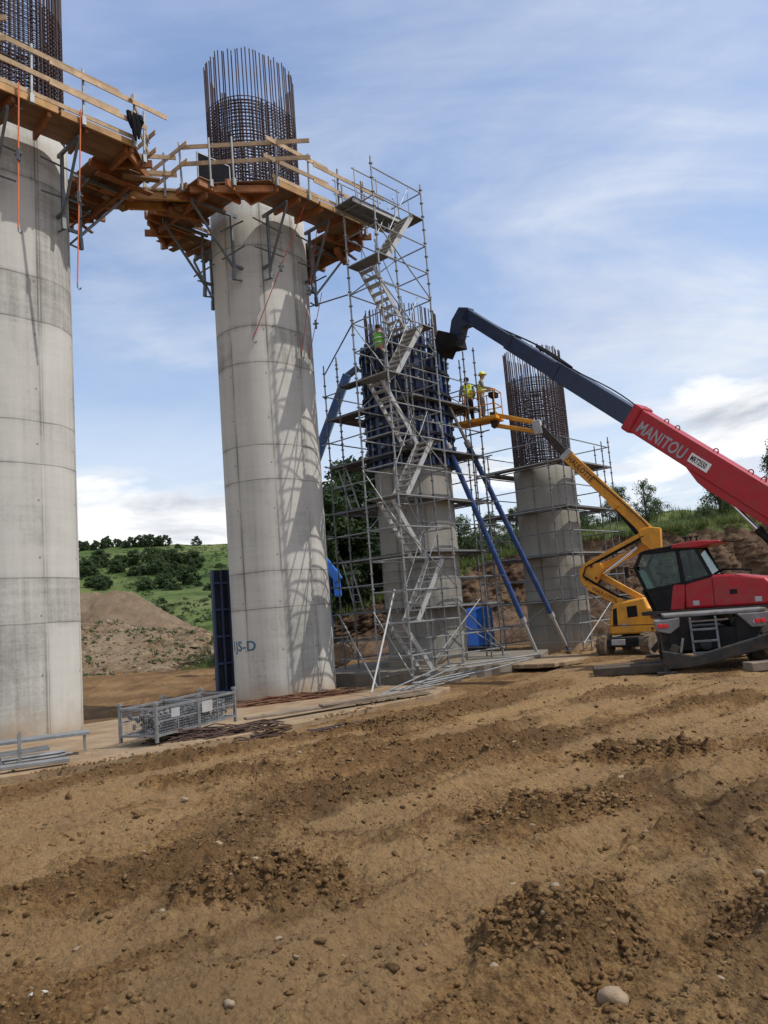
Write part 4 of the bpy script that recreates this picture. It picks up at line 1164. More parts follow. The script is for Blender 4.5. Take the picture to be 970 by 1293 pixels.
# half shell of formwork parked at the left of the second pillar
fp = thing('formwork_panel', 'tall dark blue steel formwork panel standing left of the second pillar', 'formwork', (-5.02, 23.45, .05), R(30))
MB().box((0, .04, 1.95), (.82, .05, 3.9)).build('panel_face', M['formblack'], fp)
for x in (-.38, -.13, .12, .38): MB().box((x, -.05, 1.95), (.07, .13, 3.88)).build('rib', M['formblue'] if x != -.13 else M['boomdark'], fp, bevel=.01)
for z_ in (.3, 1.1, 1.9, 2.7, 3.5): MB().box((0, -.03, z_), (.8, .09, .06)).build('waler', M['formblue'], fp)
MB().box((.62, .6, 1.9), (.05, 1.0, 3.8), Matrix.Rotation(R(-28), 3, 'Z')).build('panel_face', M['formblack'], fp)
# ------------------------------------------------------------------ wheels
def wheel(parent, c, ax, r, wd, tm, rm, lugs=18):
    c = V(c); ax = V(ax).normalized()
    wt = bpy.data.objects.new('wheel', None); COL.objects.link(wt); wt.parent = parent
    u = V((0, 0, 1)); x = ax.cross(u).normalized()
    m = MB(); h = wd / 2
    m.lathe([(r * .56, -h * .9), (r * .80, -h), (r * .93, -h * .92), (r * .965, -h * .6), (r * .97, 0), (r * .965, h * .6), (r * .93, h * .92), (r * .80, h), (r * .56, h * .9)], c, ax, 28)
    for i in range(lugs):
        for s in (-1, 1):
            a = 2 * math.pi * (i + (.5 if s > 0 else 0)) / lugs; a2 = a + .16
            d1 = x * math.cos(a) + u * math.sin(a); d2 = x * math.cos(a2) + u * math.sin(a2)
            m.bar(c + d1 * r * .975 + ax * s * h * .1, c + d2 * r * .95 + ax * s * h * .98, r * .1, r * .09, (d1 + d2) / 2)
    m.build('tyre', tm, wt, True)
    m = MB()
    m.lathe([(r * .57, -h * .7), (r * .57, h * .82), (r * .48, h * .82), (r * .42, h * .45), (r * .2, h * .40), (r * .2, h * .75), (r * .01, h * .78), (r * .01, -h * .7)], c, ax, 24)
    for i in range(8):
        a = 2 * math.pi * i / 8; m.tube(c + (x * math.cos(a) + u * math.sin(a)) * r * .3 + ax * h * .4, c + (x * math.cos(a) + u * math.sin(a)) * r * .3 + ax * h * .5, r * .03, 6)
    m.build('rim', rm, wt, True)
    return wt

# ------------------------------------------------------------------ red telescopic handler
TLOC = V((7.5, 20.6, .32))
th = thing('telescopic_handler', 'red rotating telescopic handler with a long dark boom reaching to the formwork', 'telehandler', TLOC)
def tw_(p): return V(p) - TLOC
# chassis
m = MB()
m.box(tw_((7.5, 20.7, 1.02)), (1.1, 4.3, .42)); m.box(tw_((7.5, 18.75, 1.05)), (1.9, .5, .5)); m.box(tw_((7.5, 22.7, 1.05)), (1.9, .5, .5))
m.box(tw_((7.5, 19.2, .82)), (1.7, .3, .26)); m.box(tw_((7.5, 22.2, .82)), (1.7, .3, .26))
m.box(tw_((6.75, 18.55, 1.15)), (.5, .2, .7)); m.box(tw_((8.25, 18.55, 1.15)), (.5, .2, .7))
m.build('chassis', M['black'], th, bevel=.03)
for x in (6.58, 8.55):
    for y in (19.25, 22.15): wheel(th, tw_((x, y, .98)), (1 if x > 7.5 else -1, 0, 0), .64, .46, M['tyre'], M['dgrey'], 16)
# rear cover plate with its lamp pods
m = MB()
m.prism([(6.45, 1.60), (8.70, 1.60), (8.72, 1.69), (6.42, 1.69)], tw_((0, 18.42, 0)) , (1, 0, 0), (0, 0, 1), (0, 1, 0), 0, 1.2)
m.prism([(8.05, 1.60), (8.78, 1.60), (8.74, 1.42), (8.62, 1.26), (8.35, 1.26)], tw_((0, 18.40, 0)), (1, 0, 0), (0, 0, 1), (0, 1, 0), 0, .9)
m.prism([(6.22, 1.55), (6.80, 1.60), (6.78, 1.38), (6.55, 1.22), (6.25, 1.30)], tw_((0, 18.40, 0)), (1, 0, 0), (0, 0, 1), (0, 1, 0), 0, .9)
m.build('mudguard', M['guard'], th, bevel=.03)
for x, z in ((6.34, 1.42), (8.60, 1.40)):
    m = MB(); m.lathe([(.01, -.03), (.05, -.03), (.06, 0), (.06, .05)], tw_((x, 18.38, z)), (0, 1, 0), 16); m.box(tw_((x + (.13 if x < 7 else -.13), 18.39, z)), (.12, .04, .08))
    m.build('tail_light', M['redlight'], th, True)
m = MB()
m.tube(tw_((8.42, 18.37, 1.39)), tw_((8.42, 18.42, 1.39)), .045, 10); m.build('reversing_lamp', M['grey'], th, True)
# steps
m = MB()
for x in (7.02, 7.58): m.bar(tw_((x, 18.30, .72)), tw_((x, 18.36, 1.58)), .045, .05)
for z in (.75, 1.02, 1.29): m.bar(tw_((7.02, 18.28, z)), tw_((7.58, 18.28, z)), .04, .05)
m.build('step_ladder', M['bracket'], th, bevel=.008)
m = MB(); m.lathe([(.02, 0), (.13, 0), (.13, .05), (.07, .08)], tw_((7.32, 18.50, .92)), (0, -1, 0), 14); m.build('tow_hitch', M['dgrey'], th, True)
# stabiliser shield and legs
m = MB()
m.prism([(6.30, .86), (6.42, .42), (7.0, .44), (8.68, .80), (8.78, 1.16), (8.30, 1.02), (7.0, .70)], tw_((0, 18.12, 0)), (1, 0, 0), (0, 0, 1), (0, 1, 0), 0, .20)
m.build('stabiliser_shield', M['dgrey'], th, bevel=.03)
for x0, x1, z0 in ((6.65, 6.35, .95), (8.4, 8.75, 1.05)):
    m = MB(); m.bar(tw_((x0, 18.3, z0)), tw_((x1, 18.2, .50)), .16, .16); m.bar(tw_((x1, 18.2, .55)), tw_((x1, 18.2, .36)), .1, .1); m.box(tw_((x1, 18.2, .34)), (.42, .34, .06))
    m.build('stabiliser_leg', M['dgrey'], th, bevel=.015)
for x0, x1 in ((6.7, 6.2), (8.3, 8.8)):
    m = MB(); m.bar(tw_((x0, 23.1, 1.0)), tw_((x1, 23.2, .5)), .16, .16); m.box(tw_((x1, 23.2, .36)), (.42, .34, .06)); m.build('stabiliser_leg', M['dgrey'], th, bevel=.015)
m = MB(); m.bar(tw_((6.72, 18.10, .80)), tw_((6.80, 18.09, 1.12)), .07, .05); m.bar(tw_((8.66, 18.08, 1.16)), tw_((8.80, 18.06, .80)), .06, .05)
m.build('white_marker', M['guard'], th)
CH_ROT = Matrix.Translation(tw_((7.5, 18.4, 0))) @ Matrix.Rotation(R(-17), 4, 'Z') @ Matrix.Translation(-tw_((7.5, 18.4, 0)))
for o in list(th.children):
    for q in [o] + list(o.children):
        if q.type == 'MESH': q.data.transform(CH_ROT)
# turret
TO = V((8.35, 20.9, 1.70)); F2 = V((-.767, .642, 0)); L2 = V((-.642, -.767, 0))
def T(x, y, z): return tw_(TO + F2 * x + L2 * y + EZ * z)
m = MB(); m.lathe([(.72, -.27), (.72, -.02), (.6, -.02), (.6, -.27)], tw_((8.2, 20.7, 1.70)), (0, 0, 1), 28)
m.bar(T(-2.0, .1, -.02), T(1.3, .1, -.02), 1.9, .10)
m.build('turntable', M['dgrey'], th, bevel=.02)
def hood(pts, y0, y1, mat, nm, bev=.06, parent=th):
    m = MB(); m.prism(pts, T(0, 0, 0), F2, EZ, L2, y0, y1); return m.build(nm, mat, parent, bevel=bev, seg=3, smooth=True)
hood([(-1.98, .03), (-2.0, .55), (-1.86, .70), (-1.1, .84), (-.42, .86), (.08, .72), (.14, .03)], -.05, 1.02, M['red'], 'engine_cover', .07)
hood([(.14, .03), (.06, .70), (.36, .72), (.52, .03)], .30, 1.04, M['red'], 'side_panel', .03)
hood([(-1.2, .34), (-1.2, .46), (-1.02, .46), (-1.02, .34)], .9, 1.03, M['black'], 'latch', .01)
m = MB()
for x in (-.62, .13): m.bar(T(x, 1.022, .08), T(x - .02, 1.022, .78), .012, .012)
m.build('panel_gap', M['black'], th)
hood([(-2.1, .05), (-2.1, .75), (-1.2, .75), (-1.2, .05)], -1.0, -.15, M['red'], 'counterweight', .05)
# cab
CZ = 1.62
hood([(.5, .03), (.3, .70), (1.12, .62), (.90, .03)], .12, 1.03, M['black'], 'cab_base', .03)
hood([(1.18, .6), (.92, .02), (1.02, .02), (1.26, .62)], .2, .95, M['black'], 'front_frame', .02)
m = MB()
def cbar(a, b, w=.075): m.bar(T(*a), T(*b), w, w)
for y in (.16, 1.0):
    cbar((1.12, y, .6), (1.34, y, 1.22), .08); cbar((1.34, y, 1.22), (1.12, y, CZ - .02), .08); cbar((1.12, y, CZ - .02), (-.30, y, CZ), .09)
    cbar((.10, y, .68), (.16, y, CZ), .09); cbar((-.62, y, .84), (-.30, y, CZ), .08); cbar((-.62, y, .84), (.10, y, .70), .07); cbar((.1, y, .70), (1.14, y, .58), .08)
for a in ((1.12, .6), (1.34, 1.22), (1.12, CZ - .02), (-.30, CZ), (-.62, .84)): cbar((a[0], .16, a[1]), (a[0], 1.0, a[1]), .07)
m.build('cab_frame', M['black'], th, bevel=.015)
def pane(pts, y): 
    m = MB(); m.prism(pts, T(0, 0, 0), F2, EZ, L2, y - .006, y + .006); m.build('side_window', M['glass'], th)
pane([(.17, .72), (1.10, .62), (1.30, 1.22), (1.10, CZ - .07), (.2, CZ - .06)], 1.0)
pane([(-.56, .86), (.06, .74), (.10, CZ - .06), (-.28, CZ - .06)], 1.0)
pane([(-.56, .86), (1.10, .62), (1.30, 1.22), (1.10, CZ - .07), (-.28, CZ - .06)], .16)
m = MB()
m.add([T(-.62, .2, .88), T(-.62, .96, .88), T(-.31, .96, CZ - .05), T(-.31, .2, CZ - .05), T(-.632, .2, .88), T(-.632, .96, .88), T(-.322, .96, CZ - .05), T(-.322, .2, CZ - .05)], [(0, 1, 2, 3), (7, 6, 5, 4), (0, 4, 5, 1), (1, 5, 6, 2), (2, 6, 7, 3), (3, 7, 4, 0)])
m.build('rear_window', M['glass'], th)
m = MB()
m.add([T(1.13, .2, .62), T(1.13, .96, .62), T(1.35, .96, 1.2), T(1.35, .2, 1.2), T(1.142, .2, .62), T(1.142, .96, .62), T(1.362, .96, 1.2), T(1.362, .2, 1.2)], [(0, 1, 2, 3), (7, 6, 5, 4), (0, 4, 5, 1), (1, 5, 6, 2), (2, 6, 7, 3), (3, 7, 4, 0)])
m.build('windscreen', M['glass'], th)
hood([(.30, CZ + .02), (.22, CZ + .12), (-.25, CZ + .15), (-.95, CZ + .10), (-.98, CZ + .05), (-.35, CZ - .03)], .08, 1.08, M['red'], 'cab_roof', .03)
hood([(.30, CZ + .02), (.22, CZ + .10), (1.0, CZ + .05), (1.2, CZ - .02)], .1, 1.06, M['black'], 'roof_front', .02)
hood([(-.98, CZ + .05), (-.95, CZ + .09), (-1.12, CZ + .07), (-1.12, CZ + .04)], .15, 1.0, M['black'], 'roof_lip', .01)
m = MB()
for x in (-.15, 0, .15): m.tube(T(x - .1, .6, CZ + .12), T(x - .1, .6, CZ + .26), .02, 6); m.box(T(x - .1, .6, CZ + .28), (.08, .08, .05))
m.build('beacon', M['black'], th)
hood([(.05, .3), (.05, .75), (.12, 1.25), (.25, 1.25), (.2, .78), (.6, .72), (.6, .3)], .4, .8, M['black'], 'seat', .04)
m = MB(); m.path([T(.95, .6, .4), T(.85, .6, .75), T(.78, .6, .95)], .03, 8); m.lathe([(.17, 0), (.19, .02), (.17, .04), (.15, .02)], T(.78, .6, .95), F2 * -.6 + EZ * .8, 18); m.build('steering_wheel', M['black'], th, True)
m = MB(); m.path([T(1.3, 1.05, 1.2), T(1.45, 1.3, 1.25)], .02, 6); m.box(T(1.45, 1.33, 1.12), (.06, .18, .3)); m.build('mirror', M['black'], th)
m = MB(); m.path([T(-1.6, 1.03, .9), T(-1.2, .9, .95), T(-.8, .5, .98), T(-.5, .3, .9)], .03, 6); m.build('hydraulic_hose', M['black'], th, True)
m = MB()
for x in (-1.75, -.25): m.prism([(x, .12), (x + .16, .12), (x + .16, .24), (x, .24)], T(0, 0, 0), F2, EZ, L2, 1.022, 1.028)
m.build('warning_label', M['grey'], th)
# boom
BO = V((10.3, 19.8, 0)); BF = V((-.695, .719, 0)).normalized(); BL = V((-BF.y, BF.x, 0)); 
if BL.dot(V((0, -1, 0))) < 0: BL = -BL
def B(s, z, off=0.): return tw_(BO + BF * s + EZ * z + BL * off)
def bz(s): return 4.33 + .892 * (s - .37)
bd = (BF * 1 + EZ * .892).normalized(); bn = (EZ - bd * EZ.dot(bd)).normalized()
def bsec(nm, s0, s1, w, h, mat, d=0., bev=.03):
    m = MB(); m.bar(B(s0, bz(s0), -w / 2) + bn * d, B(s1, bz(s1), -w / 2) + bn * d, w, h, EZ); return m.build(nm, mat, bm, bevel=bev)
bm = MB(); bm.bar(B(-1.7, bz(-1.7), -.30), B(3.85, bz(3.85), -.30), .60, .74, EZ)
# deeper belly where the lift ram is pinned
def bp(s, d): return (s, d)
bm.prism([(-1.9, -.34), (-.2, -.50), (1.75, -.55), (2.35, -.36)], B(0, bz(0), -.03), BF, bn, -BL, 0, .54) if False else None
bm = bm.build('boom', M['red'], th, bevel=.035)
m = MB(); sl0 = math.hypot(1, .892)
m.prism([(-1.2 * sl0, -.355), (-.2 * sl0, -.52), (1.55 * sl0, -.60), (1.80 * sl0, -.56), (2.22 * sl0, -.36)], B(0, bz(0), -.04), bd, bn, -BL, 0, .52)
m.build('ram_bracket', M['red'], bm, bevel=.02)
m = MB(); m.bar(B(3.72, bz(3.72), -.30), B(3.97, bz(3.97), -.30), .70, .86, EZ); m.build('boom_collar', M['red'], bm, bevel=.06)
m = MB()
for s in (3.2, 2.9, 1.9, 1.05, .75, 0.1): 
    c = B(s, bz(s), -.30) + bn * .40
    m.path([c + bd * .07 * math.cos(a) + bn * .07 * math.sin(a) for a in np.linspace(-.5, 3.6, 9)], .018, 5)
m.build('lifting_eye', M['red'], bm, True)
bsec('boom_section', 3.8, 6.35, .48, .60, M['boomdark'], -.0)
bsec('boom_section', 6.2, 8.0, .42, .52, M['boomdark'], -.02)
bsec('boom_section', 7.9, 9.85, .36, .46, M['boomdark'], -.0)
m = MB()
for s in (6.30, 8.0): m.bar(B(s - .07, bz(s - .07), -.22), B(s + .07, bz(s + .07), -.22), .54 - .03 * s / 4, .70 - .02 * s, EZ)
m.build('boom_collar', M['boomdark'], bm, bevel=.02)
m = MB()
m.path([B(s, bz(s), -.1) + bn * (.36 + .05 * math.sin((s - 3.9) * 2.2)) for s in np.linspace(3.9, 6.2, 14)], .022, 6)
m.path([B(s, bz(s), -.2) + bn * (.34 - .025 * (s - 6) + .07 * math.sin((s - 6) * 1.6)) for s in np.linspace(6.0, 9.6, 18)], .03, 6)
m.path([B(s, bz(s), -.1) + bn * .34 for s in np.linspace(6.0, 7.2, 6)] + [B(7.0, bz(7.0), -.1) + bn * .30], .045, 6)
m.build('hydraulic_hose', M['black'], bm, True)
# head and its attachment
m = MB()
m.prism([(9.55, 12.3), (9.6, 12.95), (10.05, 13.12), (10.45, 12.75), (10.65, 12.15), (10.35, 11.72), (10.1, 11.95), (9.95, 12.30)], B(0, 0, .0), BF, EZ, -BL, 0, .34)
m.build('boom_head', M['boomdark'], bm, bevel=.03)
m = MB()
m.prism([(10.2, 11.62), (10.28, 12.15), (10.6, 12.32), (11.05, 12.55), (11.25, 12.2), (11.15, 11.75), (10.95, 11.45), (10.75, 11.70)], B(0, 0, .12), BF, EZ, -BL, 0, .62)
m.build('fork_carriage', M['black'], bm, bevel=.03)
m = MB(); m.path([B(10.1, 12.1, .05), B(9.85, 12.0, .15), B(9.75, 11.85, .15), B(9.6, 11.82, .1)], .015, 5); m.build('loose_hose', M['black'], bm, True)
m = MB(); p0 = B(1.62, 4.78, -.3); p1 = B(-.35, 2.1, -.3); m.tube(p0, p0.lerp(p1, .45), .055, 12); m.build('ram_rod', M['chrome'], th, True)
m = MB(); m.tube(p0.lerp(p1, .42), p1, .10, 14); m.tube(p0.lerp(p1, .41), p0.lerp(p1, .45), .12, 14); m.build('lift_ram', M['black'], th, True)
m = MB(); m.bar(B(-1.9, 1.75, -.3), B(-1.35, bz(-1.35) + .2, -.3), .85, .5, BF); m.bar(B(-1.9, 1.75, -.3), B(-.2, 1.8, -.3), .85, .3, EZ); m.build('boom_tower', M['red'], th, bevel=.04)
text_mesh('boom_lettering', 'MANITOU', .50, M['signgrey'], bm, B(3.62, bz(3.62), .006) - bn * .25, -bd, bn, .003, .012, .72, .12)
pl = MB(); sA, sB = 2.22, 1.72
pl.bar(B(sA, bz(sA), .004) - bn * .06, B(sB, bz(sB), .004) - bn * .06, .016, .27, EZ); pl = pl.build('name_plate', M['white'], bm)
text_mesh('plate_lettering', 'MRT2550', .22, M['dgrey'], pl, B(sA - .03, bz(sA - .03), .014) - bn * .13, -bd, bn, .002, .006, .58)

# timber mats under the machine
mg = 'dark timber mats near the red machine'
for k, (a, b_, z, lab) in enumerate((((4.85, 19.4), (6.6, 19.0), .40, 'dark timber mat on the mud at the left foot of the red machine, nearest plank'), ((5.0, 20.0), (6.9, 19.7), .38, 'dark timber mat behind another at the left foot of the red machine'), ((7.9, 17.75), (9.9, 17.9), .43, 'dark timber mat on the mud under the right side of the red machine'))):
    z = gz((a[0] + b_[0]) / 2, (a[1] + b_[1]) / 2)
    m = MB(); m.bar((a[0], a[1], z + .10), (b_[0], b_[1], z + .12), .42, .2)
    for f in (.2, .5, .8): m.bar((a[0], a[1], z + .10), (b_[0], b_[1], z + .12), .44, .02) if False else None
    tag(m.build('timber_mat', M['oldplank' if k == 2 else 'matwood'], None, bevel=.02), lab, 'timber mat', mg)

# ------------------------------------------------------------------ orange-yellow boom lift
LL = V((8.6, 27.5, .2))
lf = thing('boom_lift', 'orange-yellow articulated boom lift raising two workers in a basket', 'boom lift', LL)
def lw(p): return V(p) - LL
LO = V((8.6, 27.5, 0)); LF = V((-.917, .399, 0)).normalized(); LB = V((-.399, -.917, 0)).normalized()
def G(s, z, off=0.): return lw(LO + LF * s + EZ * z + LB * off)
ax = V((.75, -.66, 0)).normalized(); ay = V((.66, .75, 0)).normalized()
cen = V((8.55, 27.45, 0))
m = MB()
RM = Matrix((ax, ay, EZ)).transposed()
m.box(lw(cen + EZ * .62), (1.05, 2.3, .34), RM); m.box(lw(cen - ay * 1.0 + EZ * .60), (1.25, .3, .3), RM); m.box(lw(cen + ay * 1.0 + EZ * .60), (1.25, .3, .3), RM)
m.build('chassis', M['dgrey'], lf, bevel=.03)
m = MB(); m.box(lw(cen - ay * 1.17 - ax * .2 + EZ * .62), (.5, .06, .2), RM); m.build('headboard', M['grey'], lf, bevel=.02)
for sa in (-1, 1):
    for sy in (-1, 1): wheel(lf, lw(cen + ax * sa * .78 + ay * sy * .98 + EZ * .50), ax * sa, .44, .34, M['muddy'], M['muddy'], 14)
m = MB(); m.lathe([(.5, .78), (.5, .88), (.4, .88), (.4, .78)], lw(cen), EZ, 24); m.build('turntable', M['black'], lf)
def lprism(nm, pts, o0, o1, mat, bev=.05, parent=lf):
    m = MB(); m.prism(pts, lw(LO), LF, EZ, LB, o0, o1); return m.build(nm, mat, parent, bevel=bev, seg=3, smooth=True)
tur = lprism('turret_cover', [(.88, .86), (.84, 1.35), (.66, 1.92), (.35, 1.98), (-.40, 2.08), (-.48, 1.72), (-.95, 1.62), (-1.35, 1.55), (-1.30, .98), (-1.0, .84)], -.75, .75, M['yellow'], .07)
m = MB(); m.prism([(.22, 1.42), (.22, 1.80), (-.12, 1.82), (-.12, 1.44)], lw(LO), LF, EZ, LB, .745, .76); m.build('control_panel', M['black'], tur, bevel=.01)
m = MB(); m.prism([(.74, 1.15), (.68, 1.75), (.55, 1.78), (.58, 1.15)], lw(LO), LF, EZ, LB, .745, .757); m.build('vent', M['black'], tur)
m = MB(); m.lathe([(.01, 0), (.1, 0), (.1, .02)], G(-.62, 1.42, .745), LB, 14); m.lathe([(.01, 0), (.05, 0), (.05, .02)], G(-.55, 1.0, .745), LB, 10); m.build('round_port', M['letterbrown'], tur)
m = MB(); m.bar(G(.85, 1.18, .752), G(-1.2, 1.12, .752), .012, .025); m.build('trim_line', M['letterbrown'], tur)
def arm(nm, a, b_, w, h, mat, off=0., parent=lf, bev=.025):
    m = MB(); m.bar(G(a[0], a[1], off), G(b_[0], b_[1], off), w, h, EZ); return m.build(nm, mat, parent, bevel=bev)
# lower riser pair
low = arm('lower_arm', (.42, 1.92), (1.50, 2.62), .22, .26, M['yellow'], .28)
arm('lower_arm', (-.25, 2.02), (1.12, 2.98), .22, .22, M['yellow'], -.18)
text_mesh('arm_lettering', 'HAULOTTE', .19, M['letterbrown'], low, G(1.36, 2.48, .395) - EZ * .02, (G(.42, 1.92) - G(1.50, 2.62)), EZ, .003, .004, .95)
# elbow
lprism('elbow', [(1.66, 2.62), (1.76, 2.9), (1.74, 3.22), (1.58, 3.42), (1.36, 3.50), (1.2, 3.42), (1.02, 3.42), (.92, 3.22), (1.06, 2.95), (1.32, 2.62)], -.26, .36, M['yellow'], .03)
m = MB()
for s, z in ((1.52, 2.86), (1.18, 2.88), (1.3, 3.3)): m.lathe([(.01, 0), (.05, 0), (.05, .02)], G(s, z, .36), LB, 12)
m.build('pin', M['letterbrown'], lf)
# upper riser pair
arm('upper_arm', (1.40, 3.40), (-.72, 4.32), .20, .20, M['yellow'], .22)
arm('upper_arm', (1.12, 3.22), (-.90, 3.95), .20, .22, M['yellow'], -.08)
m = MB(); m.tube(G(.95, 3.02, .05), G(-.3, 3.82, .05), .06, 10); m.build('ram', M['chrome'], lf, True)
lprism('upper_head', [(-.42, 4.42), (-.5, 3.98), (-.78, 3.68), (-1.12, 3.72), (-1.18, 4.42), (-.8, 4.50)], -.30, .36, M['yellow'], .03)
# main boom
def mb(f): return (-.85 + (1.80 + .85) * f, 4.22 + (7.52 - 4.22) * f)
main = arm('main_boom', mb(0), mb(1), .34, .42, M['yellow'], .05)
m = MB(); m.bar(G(*mb(.0), .05) + V((0, 0, .26)), G(*mb(.62), .05) + V((0, 0, .27)), .16, .08); m.build('hose_tray', M['black'], main, bevel=.02)
m = MB(); m.tube(G(-.55, 4.0, .1), G(.30, 5.42, .1), .075, 10); m.build('ram', M['black'], lf, True)
m = MB(); m.bar(G(.22, 5.30, .1), G(.46, 5.62, .1), .4, .22); m.build('ram_bracket', M['yellow'], main, bevel=.02)
md = (G(*mb(0)) - G(*mb(1))).normalized(); mn = (EZ - md * EZ.dot(md)).normalized()
text_mesh('boom_lettering', 'HAULOTTE', .27, M['letterbrown'], main, G(*mb(.96), .224) - mn * .10, md, mn, .003, .008, .86)
m = MB()
for k in range(3):
    o2 = .40 + .03 * k
    m.path([G(.1, 2.05, o2 - .1), G(.5, 2.15 + .03 * k, o2), G(1.2, 2.62 + .04 * k, o2), G(1.62, 2.95 + .03 * k, o2), G(1.5, 3.3, o2), G(1.1, 3.42 + .03 * k, o2 - .08), G(-.6, 4.14 + .03 * k, o2 - .10)], .018, 5)
m.path([G(-.9, 4.3, .3), G(-.6, 4.75, .28), G(.2, 5.72, .26), G(.9, 6.55, .24)], .02, 5)
m.build('hydraulic_hose', M['black'], lf, True)
m = MB()
for s_, z_ in ((-.85, 1.22), (.45, 1.12)): m.prism([(s_, z_), (s_ - .16, z_), (s_ - .16, z_ + .1), (s_, z_ + .1)], lw(LO), LF, EZ, LB, .748, .756)
m.build('warning_label', M['grey'], tur)
# fly boom and jib
fly = arm('fly_boom', mb(.98), (2.66, 8.72), .24, .28, M['dgrey'], .05)
m = MB(); m.bar(G(*mb(.97), .05), G(*mb(1.02), .05), .42, .48); m.build('boom_collar', M['grey'], main, bevel=.02)
lprism('jib_pivot', [(2.55, 8.45), (2.88, 8.45), (2.92, 8.95), (2.62, 9.0)], -.12, .22, M['grey'], .02)
arm('jib_arm', (2.72, 8.88), (4.35, 9.50), .16, .16, M['yellow'], .12)
arm('jib_arm', (2.76, 8.56), (4.40, 9.12), .16, .16, M['yellow'], -.02)
lprism('basket_mount', [(4.25, 9.05), (4.5, 9.02), (4.52, 9.62), (4.25, 9.60)], -.2, .2, M['dgrey'], .02)
# basket
bc = V((3.95, 29.45, 0)); bu = V((.87, -.49, 0)).normalized(); bv = V((.49, .87, 0)).normalized()
def K(u, v, z): return lw(bc + bu * u + bv * v + EZ * z)
bk = bpy.data.objects.new('basket', None); COL.objects.link(bk); bk.parent = lf
m = MB(); m.bar(K(-.92, 0, 9.33), K(.92, 0, 9.33), .84, .13); m.build('basket_floor', M['yellow'], bk, bevel=.02)
m = MB()
cs = [(-.9, -.4), (.9, -.4), (.9, .4), (-.9, .4)]
for z in (9.85, 10.42):
    for i in range(4):
        if z > 10 and i == 9: continue
        m.tube(K(*cs[i], z), K(*cs[(i + 1) % 4], z), .022, 7)
for u in (-.9, -.3, .3, .9):
    for v in (-.4, .4): m.tube(K(u, v, 9.38), K(u, v, 10.42), .02, 7)
m.build('basket_rail', M['yellow'], bk, True)
m = MB(); m.bar(K(.70, -.1, 10.3), K(.70, .3, 10.3), .28, .2); m.bar(K(.72, 0, 9.4), K(.72, 0, 10.25), .1, .08); m.build('control_box', M['black'], bk, bevel=.02)

